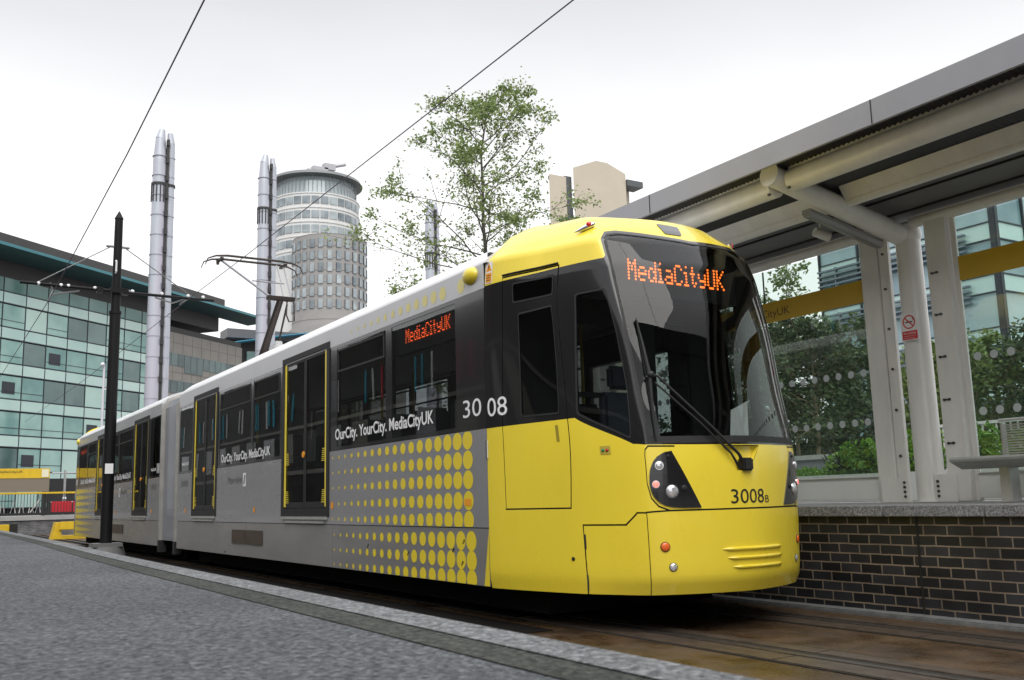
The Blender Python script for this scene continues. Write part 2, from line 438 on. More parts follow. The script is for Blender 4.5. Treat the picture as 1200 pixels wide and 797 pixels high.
def build_cab():
    bm=build_nose_domain(); bm.verts.index_update(); bm.verts.ensure_lookup_table()
    G=nose_parts(bm)
    shell=nose_mesh('cab_shell',G['shell'],[YEL,BLK,GAP],tram)
    doors=[nose_mesh('cab_door',G['door%d'%k],[YEL,BLK,GAP],tram) for k in(0,1)]
    flaps=[nose_mesh('corner_flap',G['flap%d'%k],[YEL,BLK,GAP],tram) for k in(0,1)]
    bmp=nose_mesh('bumper',G['bumper'],[YEL,BLK,GAP],tram)
    nose_mesh('windscreen',G['windscreen'],[WSG],tram,off=-.004)
    for k in(0,1):
        nose_mesh('window',G['door_window%d'%k],[SDG1],doors[k],off=-.006)
        nose_mesh('window',G['transom%d'%k],[SDG1],doors[k],off=-.006)
        nose_mesh('window',G['quarter%d'%k],[WSG],tram,off=-.006)
    # wiper recess: set back, with its side walls
    nt=nose_mesh('wiper_recess',G['notch'],[YEL],tram,off=-.05)
    m=MB(); P=notch
    for a,b in zip(P,P[1:]): m.face([W(*a),W(*b),W(b[0],b[1],-.05),W(a[0],a[1],-.05)])
    m.build('recess_wall',YEL,nt)
    # black frit round the windscreen and window surrounds (rubber), just proud
    fr=MB()
    inner=[(a+(.035 if a<SM else -.035),b+(.03 if b<.5 else 0)) for a,b in ws_poly]
    def dens(poly):
        o=[]
        for k in range(len(poly)):
            a=poly[k];b=poly[(k+1)%len(poly)];n=max(1,int(math.dist(a,b)/.12))
            for t in range(n): o.append((a[0]+(b[0]-a[0])*t/n,a[1]+(b[1]-a[1])*t/n))
        return o
    def ring(mb,poly,w,off,below=None):
        cx=sum(p[0] for p in poly)/len(poly);cy=sum(p[1] for p in poly)/len(poly)
        d=dens(poly);q=[]
        sx=(max(p[0] for p in poly)-min(p[0] for p in poly))/2;sy=(max(p[1] for p in poly)-min(p[1] for p in poly))/2
        for a,b in d: q.append((cx+(a-cx)*(1-w/sx),cy+(b-cy)*(1-w/sy)))
        for k in range(len(d)):
            j=(k+1)%len(d); mb.face([W(*d[k],off),W(*d[j],off),W(*q[j],off),W(*q[k],off)])
    ring(fr,ws_poly,.035,.001); fr.build('windscreen_seal',BLKM,tram,smooth=True)
    for k,(pl,par) in enumerate([(dwin,doors[0]),(twin,doors[0]),(qwin,tram)]):
        for sd in (0,1):
            m=MB(); ring(m,pl if sd==0 else mir(pl),.016,.003); m.build('window_seal',BLKM,doors[sd] if par is not tram else tram)
    # dark lining inside the shell
    lin=[]
    for k in ('shell','door0','door1','flap0','flap1','bumper'):
        lin+= [(f,0) for f,mi in G[k]]
    nose_mesh('cab_lining',lin,[LIN],tram,off=-.035)
    bm.free()
    return shell,doors,flaps,bmp
shell,doors,flaps,bmp=build_cab()
# ---- lamps and fittings of the nose
def patch(poly,name,m_,parent,off,thick=True,n=10,smooth=False):
    """small plate lying on the nose surface, standing proud by off"""
    bm=bmesh.new(); vs=[bm.verts.new((a,b,0)) for a,b in poly]; bm.faces.new(vs)
    x0=min(p[0] for p in poly);x1=max(p[0] for p in poly);y0=min(p[1] for p in poly);y1=max(p[1] for p in poly)
    for k in range(1,n):
        bmesh.ops.bisect_plane(bm,geom=bm.verts[:]+bm.edges[:]+bm.faces[:],plane_co=(x0+(x1-x0)*k/n,0,0),plane_no=(1,0,0))
        bmesh.ops.bisect_plane(bm,geom=bm.verts[:]+bm.edges[:]+bm.faces[:],plane_co=(0,y0+(y1-y0)*k/n,0),plane_no=(0,1,0))
    bm.verts.index_update(); mb=MB()
    mb.mesh([W(v.co.x,v.co.y,off) for v in bm.verts],[[v.index for v in f.verts] for f in bm.faces])
    if thick:
        for e in bm.edges:
            if e.is_boundary:
                a,b=e.verts; mb.face([W(a.co.x,a.co.y,off),W(b.co.x,b.co.y,off),W(b.co.x,b.co.y,-.004),W(a.co.x,a.co.y,-.004)])
    bm.free(); return mb.build(name,m_,parent)
def lamp_at(s,z,r,name,m_,parent,off=.012,bez=CHR):
    c=W(s,z,off);n=WN(s,z); m=MB()
    m.cyl(c-n*.02,c+n*.004,r*1.18,r*1.12,20); m.mi=1
    bm=bmesh.new(); bmesh.ops.create_uvsphere(bm,u_segments=18,v_segments=10,radius=r)
    q=Vector((0,0,1)).rotation_difference(n).to_matrix()
    for v in bm.verts: v.co=q@Vector((v.co.x,v.co.y,v.co.z*.35))+c+n*.003
    m.bm(bm); return m.build(name,[bez,m_],parent,smooth=True)
hl=[(1.873,.332),(1.81,.322),(1.745,.292),(1.70,.255),(1.664,.20),(1.648,.144),(1.646,.09),(1.66,.033),(1.69,-.012),(1.738,-.052),(1.80,-.08),(1.861,-.094),(1.95,-.10),(2.094,-.101)]
for sd in(0,1):
    f=(lambda a:a) if sd==0 else (lambda a:S2-a)
    h=patch([(f(a),b) for a,b in hl],'headlight_cluster',BLK,tram,.010)
    lamp_at(f(1.756),.222,.030,'lamp_lens',LAMPW,h); lamp_at(f(1.715),.081,.026,'lamp_lens',LAMPR,h)
    lamp_at(f(1.856),.026,.047,'lamp_lens',LAMPW,h); lamp_at(f(1.84),.292,.010,'lamp_lens',BLKM,h,bez=BLKM)
    lamp_at(f(1.955),.048,.022,'lamp_lens',BLKM,h,bez=BLKM)
    lamp_at(f(1.782),-.388,.034,'indicator_lamp',LENSO,bmp,.0,bez=GAP); lamp_at(f(1.847),-.539,.029,'fog_lamp',LAMPW,bmp,0,bez=GAP)
    m=MB(); m.mi=0
    # oval roof marker, chrome teardrop with red lens
    c=W(f(1.46),2.245,.02); n=WN(f(1.46),2.245); t=(W(f(1.56),2.27)-W(f(1.36),2.215)).normalized(); b=n.cross(t)
    bm=bmesh.new(); bmesh.ops.create_uvsphere(bm,u_segments=16,v_segments=10,radius=1)
    for v in bm.verts:
        k=(1+v.co.x)/2; v.co=c+t*v.co.x*.10+b*v.co.y*.035*(.35+.65*k)+n*v.co.z*.035*(.3+.7*k)
    m.bm(bm); m.mi=1; m.sphere(c+t*.045+n*.012-b*0,.027)
    m.build('roof_marker_lamp',[CHR,LENSR],tram,smooth=True)
    m=MB(); sg=-1 if sd==0 else 1
    m.sphere((CX+sg*1.315,7.53,2.03),1,18,12,(.075,.125,.085)); m.build('camera_pod',YEL,tram,smooth=True)
    m=MB(); m.box(CX+sg*1.318,CX+sg*1.335,7.285,7.315,.35,.51,.004); m.build('door_handle',CHR,tram)
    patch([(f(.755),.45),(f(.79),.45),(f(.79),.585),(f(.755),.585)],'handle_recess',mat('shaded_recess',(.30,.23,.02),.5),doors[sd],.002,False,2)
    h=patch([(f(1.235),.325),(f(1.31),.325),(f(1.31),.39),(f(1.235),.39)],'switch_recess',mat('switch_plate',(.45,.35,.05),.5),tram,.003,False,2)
    lamp_at(f(1.257),.357,.011,'push_button',GRN,h,.004,bez=GAP); lamp_at(f(1.287),.357,.011,'push_button',LENSR,h,.004,bez=GAP)
    lamp_at(f(.883),-.479,.014,'lock',GAP,tram,.0,bez=GAP)
    patch([(f(1.058),-.29),(f(1.072),-.29),(f(1.077),-.40),(f(1.063),-.40)],'hinge',DKG,flaps[sd],.004,True,2)
    patch([(f(1.072),-.60),(f(1.088),-.60),(f(1.093),-.72),(f(1.077),-.72)],'hinge',DKG,flaps[sd],.004,True,2)
    # warning notice by the cab corner
    w=patch([(f(.012),1.905),(f(.125),1.905),(f(.125),2.105),(f(.012),2.105)],'warning_notice',WTX,tram,.003,False,3)
    m=MB(); cf=lambda a,b:W(f(a),b,.0045)
    m.face([cf(.02,2.015),cf(.117,2.015),cf(.068,2.095)]); m.face([cf(.022,1.912),cf(.115,1.912),cf(.115,2.0),cf(.022,2.0)])
    m.build('notice_symbol',ORG,w)
    m=MB(); cf=lambda a,b:W(f(a),b,.006)
    m.face([cf(.064,2.03),cf(.072,2.03),cf(.075,2.07),cf(.061,2.07)])
    for k in range(3): m.face([cf(.03,1.93+.022*k),cf(.10,1.93+.022*k),cf(.10,1.936+.022*k),cf(.03,1.936+.022*k)])
    m.build('notice_lettering',BTX,w)
# bumper ribs
for z0,(a,b) in ((-.42,(2.26,2.92)),(-.487,(2.30,2.92)),(-.556,(2.345,2.92))):
    m=MB(); m.tube([W(a+(b-a)*k/12,z0,-.001 if k in(0,12) else .006) for k in range(13)],[.004]+[.013]*11+[.004],8)
    m.build('bumper_rib',YEL,bmp,smooth=True)
# fleet number on the nose
m=MB(); add_text(m,'3008',lambda a,b:W(2.348+(2.683-2.348)*a,-.077+.112*b,.003))
add_text(m,'B',lambda a,b:W(2.70+.05*a,-.077+.058*b,.003)); m.build('fleet_number',BTX,tram)
# small dark camera window at the brow
patch(rounded([(2.335,2.205),(2.50,2.20),(2.56,2.315),(2.33,2.33)],.02),'brow_camera_window',BLK,tram,.006,True,6)
# dark line above the cab door (rain gutter)
m=MB(); m.tube([W(.285+.89*k/10,1.945+.018*k/10,.006) for k in range(11)],.009,6); m.build('rain_gutter',GAP,tram)
m=MB(); m.tube([W(S2-(.285+.89*k/10),1.945+.018*k/10,.006) for k in range(11)],.009,6); m.build('rain_gutter',GAP,tram)
# wiper
wp=MB(); O=.045
piv=W(2.50,.195,-.01); el=W(1.86,.90,O)
wp.tube([W(2.50,.20,.0),W(2.42,.30,.03),W(2.2,.53,O),W(1.86,.915,O)],[.016,.013,.011,.010],8)
wp.tube([W(2.44,.19,.0),W(2.36,.30,.03),W(2.14,.53,O),W(1.83,.86,O)],[.012,.009,.008,.008],8)
wp.box(piv.x-.05,piv.x+.05,piv.y-.05,piv.y+.035,.17,.27,.012)
wo=wp.build('wiper_arm',BLKM,tram,smooth=True)
wb=MB(); wb.tube([W(1.75,.416,.018),W(1.765,.65,.03),W(1.80,.92,.045),W(1.80,1.15,.035),W(1.796,1.395,.018)],[.006,.012,.018,.012,.005],8)
wb.tube([W(1.752,.42,.012),W(1.775,.92,.016),W(1.798,1.39,.012)],.007,6); wb.sphere(W(1.81,.92,.05),.03)
wb.tube([W(1.86,.915,O),W(1.76,.90,.05),W(1.80,.92,.045)],.011,6)
wb.build('wiper_blade',BLKM,wo,smooth=True)
# ---- display, cab interior
m=MB(); ctr=Vector((CX,6.32,1.93))
bx=MB(); bx.box(CX-.78,CX+.78,6.30,6.6,1.70,2.14); bx.build('destination_display',HOOD,tram)
m=MB()
n_cols=sum(len(FONT[c].split()[0])+1 for c in 'MediaCityUK')-1
wd=1.12; pitch=wd/n_cols; ph=.0245
def fnf(c,r): return Vector((CX-.485+pitch*(c+.5),6.292,1.835+ph*1.12*r)),Vector((1,0,0)),Vector((0,0,1))
led_text(m,'MediaCityUK',fnf,.0115); m.build('led_text',LED,bpy.data.objects['destination_display'])
ci=MB()
ci.box(CX-.62,CX+.62,5.85,6.35,-.1,.34,.03); ci.box(CX-.86,CX+.86,6.15,6.45,-.1,.34,.03); ci.box(CX-.66,CX+.66,5.95,6.35,.34,.40,.03)
ci.build('driver_desk',LIN,tram,smooth=True)
ci=MB(); ci.box(CX-.25,CX+.25,6.75,7.1,.1,.24,.04); ci.box(CX-.24,CX+.24,7.02,7.14,.25,.95,.04); ci.box(CX-.14,CX+.14,7.04,7.13,.98,1.2,.03); ci.box(CX-.08,CX+.08,6.85,7.0,-.12,.1)
ci.build('driver_seat',SEAT,tram,smooth=True)
ci=MB() # partition with a door window
Yp=7.26
for a in [(CX-1.28,CX-.35,-.12,2.2),(CX+.35,CX+.6,-.12,2.2),(CX-.35,CX+.35,-.12,.30),(CX-.35,CX+.35,1.62,2.2),(CX+1.05,CX+1.28,-.12,2.2),(CX+.6,CX+1.05,-.12,.45),(CX+.6,CX+1.05,1.7,2.2)]:
    ci.box(a[0],a[1],Yp,Yp+.04,a[2],a[3])
ci.box(CX-.35,CX+.35,Yp+.005,Yp+.035,.92,.97)
ci.build('cab_partition',LIN,tram)
ci=MB(); ci.box(CX+.62,CX+.66,6.05,6.12,1.15,1.55); ci.box(CX+.70,CX+.74,6.02,6.07,1.12,1.5); ci.build('sun_visor',BLKM,tram)
ci=MB(); ci.face([(CX+.30,6.0,.43),(CX+.50,5.98,.43),(CX+.52,5.99,.78),(CX+.34,6.01,.70)]); ci.build('paper_notice',WTX,tram)
# ---- body side
YC0,YC1=7.3,18.78
def side(sg):
    X=CX+sg*1.325
    def bx(mb,y0,y1,z0,z1,pr=0.,th=.05): mb.box(X+sg*pr,X-sg*th,y0,y1,z0,z1)
    pt=lambda y,z,pr:Vector((X+sg*pr,y,z))
    # lower panels, between the doors
    pans=[(7.306,11.05),(12.79,16.06),(17.66,18.74)]
    for k,(y0,y1) in enumerate(pans):
        m=MB(); bx(m,y0,y1,-.24,.615)
        if k==0:
            m.mi=1
            for r,z in enumerate((.535,.358,.18,-.005,-.18)):
                for c in range(18):
                    rr=.016+.076*(17-c)/17
                    yy=7.65+.1935*c
                    n=18; q=[(yy+math.cos(2*PI*t/n)*rr,max(-.236,min(.612,z+math.sin(2*PI*t/n)*rr*.93))) for t in range(n)]
                    m.face([pt(a,b,.0015) for a,b in q])
        m.build('side_panel',[SIL,YELD],tram)
    sk=[(7.306,10.95),(10.96,14.4),(14.41,16.05),(16.06,18.74)]
    for k,(y0,y1) in enumerate(sk):
        m=MB(); bx(m,y0,y1,-.735,-.248,-.004)
        if k==0:
            m.mi=1
            for r,z in enumerate((-.36,-.53,-.695)):
                for c in range(18):
                    rr=.016+.076*(17-c)/17; yy=7.62+.1925*c; n=18
                    q=[(yy+math.cos(2*PI*t/n)*rr,max(-.733,min(-.25,z+math.sin(2*PI*t/n)*rr*.97))) for t in range(n)]
                    if max(b for a,b in q)-min(b for a,b in q)<.01: continue
                    if z-rr< -.733 and z< -.733: continue
                    m.face([pt(a,b,-.0025) for a,b in q])
        o=m.build('skirt_panel',[SILS,YELD],tram)
        if k==0:
            m=MB(); 
            for y,z in ((7.75,-.36),(7.78,-.55),(7.95,-.44),(8.9,-.5),(9.9,-.45)):
                m.disc(pt(y,z,-.001),(sg,0,0),.014,8); m.disc(pt(y+.02,z-.02,-.001),(sg,0,0),.011,8)
            m.build('panel_lock',GAP,o)
            # yellow end flash of the skirt
            m=MB(); m.face([pt(7.307,-.25,-.002),(pt(7.40,-.733,-.002)),pt(7.307,-.733,-.002)]); m.build('yellow_flash',YEL,o)
        if k==1:
            m=MB(); bx(m,13.6,14.38,-.55,-.35,.004,-.01); 
            for j in range(9): bx(m,13.62,14.36,-.54+.021*j,-.532+.021*j,.009,-.002)
            m.build('vent_grille',mat('rusty_grille',(.10,.075,.055),.6,.3,.3,12),o)
        if k==2:
            m=MB(); bx(m,14.42,15.1,-.55,-.35,.004,-.01)
            for j in range(9): bx(m,14.44,15.08,-.54+.021*j,-.532+.021*j,.009,-.002)
            m.build('vent_grille',mat('rusty_grille',(.1,.075,.055)),o)
    # header band above the windows
    m=MB(); bx(m,YC0+.006,YC1,1.874,2.10); m.mi=1
    for c in range(14):
        rr=.072-.0042*c; yy=7.90+.19*c if c else 7.72
        n=16; m.face([pt(yy+math.cos(2*PI*t/n)*rr,1.975+math.sin(2*PI*t/n)*rr,.0015) for t in range(n)])
    m.build('header_panel',[mat('silver_header_paint',(.56,.56,.57),.33,.3,.06,1.5,coat=.2),YELP],tram)
    # window band: posts and rails
    for posts in (((7.306,7.85),(9.27,9.42),(10.82,11.05)),((12.79,12.90),(14.13,14.24),(15.95,16.06)),((17.66,17.75),(18.66,18.74))):
        m=MB()
        for y0,y1 in posts: bx(m,y0,y1,.617,1.872,-.001)
        for (a,y0),(y1,b) in zip(posts,posts[1:]):
            bx(m,y0,y1,.617,.66,-.001); bx(m,y0,y1,1.835,1.872,-.001)
        m.build('window_band',BLK,tram)
    wins=[]
    for k,(y0,y1) in enumerate(((7.85,9.27),(9.42,10.82),(12.9,14.13),(14.24,15.95),(17.75,18.66))):
        m=MB(); bx(m,y0+.002,y1-.002,.662,1.833,-.006,.010); w=m.build('window',SDG,tram); wins.append(w)
        if k in(1,2,3):
            m=MB(); bx(m,y0+.03,y1-.03,1.54,1.565,.004,.012); bx(m,y0+.03,y0+.055,1.565,1.80,.004,.012); bx(m,y1-.055,y1-.03,1.565,1.80,.004,.012); bx(m,y0+.03,y1-.03,1.79,1.815,.004,.012)
            m.build('vent_frame',BLKM,w)
    # side destination display behind the first window
    m=MB(); m.box(X-sg*.03,X-sg*.12,7.87,9.25,1.52,1.84); d=m.build('side_display',HOOD,tram)
    m=MB(); pit=(8.97-7.99)/n_cols
    y0=8.97 if sg<0 else 7.90; dr=-1 if sg<0 else 1
    led_text(m,'MediaCityUK',lambda c,r:(Vector((X-sg*.024,y0+dr*pit*(c+.5),1.63+.021*r)),Vector((0,dr,0)),Vector((0,0,1))),.0075)
    m.build('led_text',LEDS,d)
    # lettering
    def line(name,txt,ya,yb,z0,h,m_,pr=.003,bold=0.,par=tram):
        m=MB()
        a0,a1=(ya,yb) if sg<0 else (yb,ya)
        add_text(m,txt,lambda a,b:pt(a0+(a1-a0)*a,z0+h*b,pr),bold); return m.build(name,m_,par)
    line('lettering','OurCity. YourCity. MediaCityUK',10.86,8.31,.745,.128,WTX,.003,.022)
    line('lettering','OurCity. YourCity. MediaCityUK',15.80,13.30,.70,.128,WTX,.003,.022)
    line('lettering','MediaCityUK',18.45,17.95,.76,.06,WTX,.003,.02)
    line('lettering','3008',18.5,18.0,.38,.11,GTX,.003)
    line('lettering','Metrolink',15.40,14.62,.35,.11,GTX,.003)
    m=MB(); m.face([pt(14.58,.29,.003),pt(14.43,.29,.003),pt(14.43,.49,.003),pt(14.58,.49,.003)]); m.build('emblem',WTX,tram)
    m=MB(); m.face([pt(14.555,.32,.005),pt(14.50,.32,.005),pt(14.455,.46,.005),pt(14.51,.46,.005)]); m.build('emblem',GTX,tram)
    line('fleet_number','30' if sg<0 else '08',7.72,7.385,.738,.165,WTX,.003)
    m=MB()
    if sg<0: add_text(m,'08',lambda a,b:W(.02+.245*a,.715+.168*b,.004))
    else: add_text(m,'30',lambda a,b:W(S2-.02-.245*(1-a),.715+.168*b,.004))
    m.build('fleet_number',WTX,tram)
    for y,z in ((10.95,-.02),(7.66,-.02),(14.0,-.06),(18.1,-.05)):
        m=MB()
        if y==7.66: m.face([pt(y+.06,z-.03,.004),pt(y-.06,z-.03,.004),pt(y-.06,z+.03,.004),pt(y+.06,z+.03,.004)])
        else: m.disc(pt(y,z,.004),(sg,0,0),.045,16)
        m.build('sticker',ORG,tram)
    # doors
    for ya,yb in ((11.05,12.79),(16.06,17.66)):
        m=MB(); P=.012
        bx(m,ya,ya+.085,-.15,1.96,P); bx(m,yb-.085,yb,-.15,1.96,P); bx(m,ya+.085,yb-.085,1.89,1.96,P); bx(m,ya+.085,yb-.085,-.15,-.05,P)
        fr=m.build('door_frame',BLKM,tram)
        ym=(ya+yb)/2
        for (a,b,outer) in ((ya+.087,ym-.006,0),(ym+.006,yb-.087,1)):
            m=MB(); e=.035
            bx(m,a,a+e,-.045,1.885,-.004,.035); bx(m,b-e,b,-.045,1.885,-.004,.035); bx(m,a+e,b-e,1.84,1.885,-.004,.035); bx(m,a+e,b-e,-.045,.03,-.004,.035)
            lf=m.build('door_leaf',BLKM,tram)
            m=MB(); bx(m,a+e,b-e,.03,1.84,-.010,.024); m.build('pane',SDG,lf)
            m=MB()
            yo=(a,a+.068) if outer==0 else (b-.068,b)
            bx(m,yo[0],yo[1],-.03,1.87,.0005,.003)
            for g in range(7):
                for zz in (.02+.024*g,.52+.024*g):
                    q=(a+.069,a+.18-.004*g) if outer==0 else (b-.18+.004*g,b-.069)
                    bx(m,q[0],q[1],zz,zz+.009,.0005,.0035)
            m.build('edge_strip',mat('door_edge_yellow',(.86,.68,.06),.4),lf)
        m=MB(); m.disc(pt(ym+.035,.63,.009),(sg,0,0),.04,16); m.cyl(pt(ym+.035,.63,-.004),pt(ym+.035,.63,.008),.04); m.build('door_button',ORG,tram)
        m=MB(); bx(m,ya+.06,yb-.06,-.185,-.152,.03,.02); bx(m,ya+.16,yb-.16,-.232,-.205,.02,.01); m.build('door_step',PALE,tram)
        m=MB(); bx(m,ya,yb,1.962,2.10,.0015); m.build('door_header',MATS['silver_header_paint'],tram)
        m=MB(); bx(m,ya,yb,-.24,-.152,-.003,.05); m.build('sill_panel',SIL,tram)
    # panel gaps
    m=MB()
    for y in (7.303,): bx(m,y-.003,y+.003,-.735,2.1,-.008,.03)
    bx(m,YC0,YC1,-.2475,-.2405,-.012,.03); bx(m,YC0,YC1,.6152,.6168,-.004,.03); m.build('panel_seam',GAP,tram)
for sg in(-1,1): side(sg)
# roof
prof=[(1.325,2.10),(1.322,2.12),(1.29,2.155),(1.12,2.29),(.95,2.345),(.75,2.37),(.35,2.39),(0,2.395)]
prof=prof+[(-a,b) for a,b in prof[::-1][1:]]
m=MB()
for y0,y1 in ((7.25,9.38),(9.386,11.0),(11.006,12.79),(12.796,16.06),(16.066,YC1)):
    n=len(prof); vs=[(CX+a,y0,b) for a,b in prof]+[(CX+a,y1,b) for a,b in prof]
    m.mesh(vs,[(k,k+1,n+k+1,n+k) for k in range(n-1)])
    m.face([(CX+a,y1,b) for a,b in prof]); m.face([(CX+a,y0,b) for a,b in prof][::-1])
m.build('roof',WHT,tram,smooth=True)
m=MB(); # back face of the raised cab roof
bp=[W(0,2.12+.4*k/10) for k in range(11)]; q=bp+[Vector((2*CX-p.x,p.y,p.z)) for p in bp[::-1]]
m.face([(p.x,p.y,p.z) for p in q]); m.build('cab_roof_end',YEL,tram)
m=MB(); q=[W(0+S2*k/40,ZT) for k in range(41)]; m.face(q); m.build('cab_roof_top',YEL,tram)
# roof equipment
m=MB(); m.box(CX-.62,CX+.62,10.3,12.6,2.38,2.56,.03); m.build('roof_equipment',DKG,tram)
m=MB(); m.box(CX-.62,CX+.62,13.4,15.2,2.38,2.52,.03); m.build('roof_equipment',WHT,tram)
m=MB(); m.box(CX-.95,CX-.80,14.3,14.62,2.36,2.45,.02); m.box(CX-.93,CX-.82,14.35,14.4,2.44,2.50,.01);m.build('roof_vent',mat('pale_grey_plastic',(.5,.5,.5),.5),tram)
# inside of the saloon
m=MB(); m.box(CX-1.26,CX+1.26,7.3,YC1,-.18,-.12); m.build('floor',mat('interior_floor',(.09,.09,.095),.7),tram)
m=MB(); m.box(CX-1.2,CX+1.2,7.3,YC1,1.90,1.95); m.build('ceiling',CEI,tram)
sm=None
for y in (8.1,8.9,9.7,10.5,13.2,14.1,15.0,15.8):
    for x in (CX-.92,CX-.48,CX+.48,CX+.92):
        if sm is None:
            m=MB(); m.box(x-.21,x+.21,y-.2,y+.22,.24,.36,.03); m.box(x-.21,x+.21,y+.18,y+.27,.36,.98,.04); m.box(x-.17,x+.17,y-.1,y+.2,-.12,.24)
            sm=m.build('seat',SEAT,tram,smooth=True); bx0,by0=x,y
        else:
            c=sm.copy(); COL.objects.link(c); c.parent=tram; c.location=(x-bx0,y-by0,0); ORGN[c.name]=ORGN[sm.name]
for x,y in ((CX-.68,10.95),(CX+.68,10.95),(CX-.68,12.85),(CX+.68,12.85),(CX-.68,16.0),(CX+.68,16.0),(CX-.68,8.6),(CX+.68,8.6),(CX-.68,14.6)):
    m=MB(); m.cyl((x,y,-.12),(x,y,1.9),.018); m.build('grab_pole',mat('grab_pole_yellow',(.7,.5,.03),.4),tram)
# underframe and bogies
m=MB(); m.box(CX-1.24,CX+1.24,7.3,19.0,-.70,-.20); m.box(CX-.95,CX+.95,6.2,7.3,-.66,-.2); m.box(CX-.5,CX+.5,5.75,6.2,-.64,-.2); m.box(CX-.93,CX+.93,7.0,18.6,-.97,-.70); m.build('underframe',UND,tram)  # deeper full-length lower box added to keep the ground beneath dark
def bogie(yc):
    m=MB(); m.box(CX-.9,CX-.78,yc-1.1,yc+1.1,-.8,-.55); m.box(CX+.78,CX+.9,yc-1.1,yc+1.1,-.8,-.55); m.box(CX-.8,CX+.8,yc-.2,yc+.2,-.8,-.5); b=m.build('bogie',UND,tram)
    for dy in(-.9,.9):
        for sx in(-1,1):
            m=MB(); m.cyl((CX+sx*.66,yc+dy,GZ+.31),(CX+sx*.78,yc+dy,GZ+.31),.31,.31,28); m.build('wheel',UND,b,smooth=True)
bogie(8.9)
# ---- the far half is the same car turned round
half=list(tram.children)
for ch in half:
    c=copy_tree(ch,tram); c.rotation_euler=(0,0,PI); c.location=(-ch.location.x,-ch.location.y,0)
# ---- articulation
m=MB(); Y0,Y1=18.78,20.32
bp_=[(1.28,-.62),(1.28,1.98),(1.20,2.12),(1.0,2.2),(0,2.22)]; bp_=bp_+[(-a,b) for a,b in bp_[::-1][1:]]
n=len(bp_); vs=[(CX+a,Y0,b) for a,b in bp_]+[(CX+a,Y1,b) for a,b in bp_]; m.mesh(vs,[(k,k+1,n+k+1,n+k) for k in range(n-1)]+[tuple(range(n)),tuple(range(n,2*n))])
art=m.build('articulation',mat('articulation_panel',(.24,.25,.28),.3,.2,.12,2,coat=.2),tram)
for yc in (18.90,20.20):
    for sg in(-1,1):
        m=MB(); m.tube([(CX+sg*1.27,yc,-.62),(CX+sg*1.28,yc,1.95),(CX+sg*1.20,yc,2.12),(CX+sg*.9,yc,2.24),(CX,yc,2.27)],.075,12); m.build('gangway_rib',mat('gangway_rib_grey',(.30,.29,.27),.5,0,.3,3),art,smooth=True)
        m=MB(); m.box(CX+sg*1.2,CX+sg*1.34,yc-.07,yc+.07,-.85,-.62); m.build('rib_foot',BLKM,art)
bogie(19.55)
# ---- pantograph
pm=mat('pantograph_steel',(.05,.04,.035),.45,.6); pg=mat('pantograph_grey',(.28,.28,.30),.4,.6)
m=MB(); m.box(CX-.55,CX+.55,17.9,18.9,2.42,2.50); 
for x in(-.5,.5):
    for y in(18.0,18.8): m.cyl((CX+x,y,2.36),(CX+x,y,2.44),.05)
pan=m.build('pantograph',pm,tram)
kn=Vector((CX,16.95,3.74))
m=MB(); m.cyl((CX,18.35,2.52),kn,.075,.06,14); m.build('lower_arm',pm,pan,smooth=True)
m=MB(); m.cyl((CX+.25,18.2,2.5),kn+Vector((.16,.12,-.08)),.018); m.build('control_rod',pm,pan)
m=MB(); m.box(kn.x-.26,kn.x+.26,kn.y-.05,kn.y+.05,kn.z-.04,kn.z+.04,.01); m.tube([kn+Vector((.12,0,-.03)),kn+Vector((.10,-.03,-.30)),kn+Vector((.16,0,-.42)),kn+Vector((.26,0,-.40)),kn+Vector((.25,0,-.05))],.014); m.build('knee_joint',pm,pan)
HY,HZ=18.70,4.84
m=MB(); m.tube([kn+Vector((-.2,0,.02)),(CX-.66,HY,HZ-.03)],.022); m.tube([kn+Vector((.2,0,.02)),(CX+.62,HY,HZ-.03)],.014)
mid=lambda t,x:Vector((CX+x*t,kn.y+(HY-kn.y)*t,kn.z+(HZ-kn.z)*t))
m.tube([mid(.42,-.75),mid(.42,.72)],.014); m.tube([kn+Vector((.05,0,.03)),mid(.42,.55)],.011); m.tube([mid(.42,.60),(CX+.48,HY,HZ-.03)],.011)
m.build('upper_arm',pg,pan,smooth=True)
m=MB()
for dy in(-.16,.16):
    m.tube([(CX-.98,HY+dy,HZ-.20),(CX-.93,HY+dy,HZ-.07),(CX-.78,HY+dy,HZ-.005),(CX-.55,HY+dy,HZ+.02),(CX+.55,HY+dy,HZ+.02),(CX+.78,HY+dy,HZ-.005),(CX+.93,HY+dy,HZ-.07),(CX+.98,HY+dy,HZ-.20)],[.008,.013,.018,.024,.024,.018,.013,.008],8)
for x in(-.66,.62): m.box(CX+x-.03,CX+x+.03,HY-.17,HY+.17,HZ-.06,HZ-.02)
m.tube([(CX-.70,HY,HZ-.06),(CX-.70,HY,HZ-.14)],.03); m.build('collector_head',pm,pan,smooth=True)
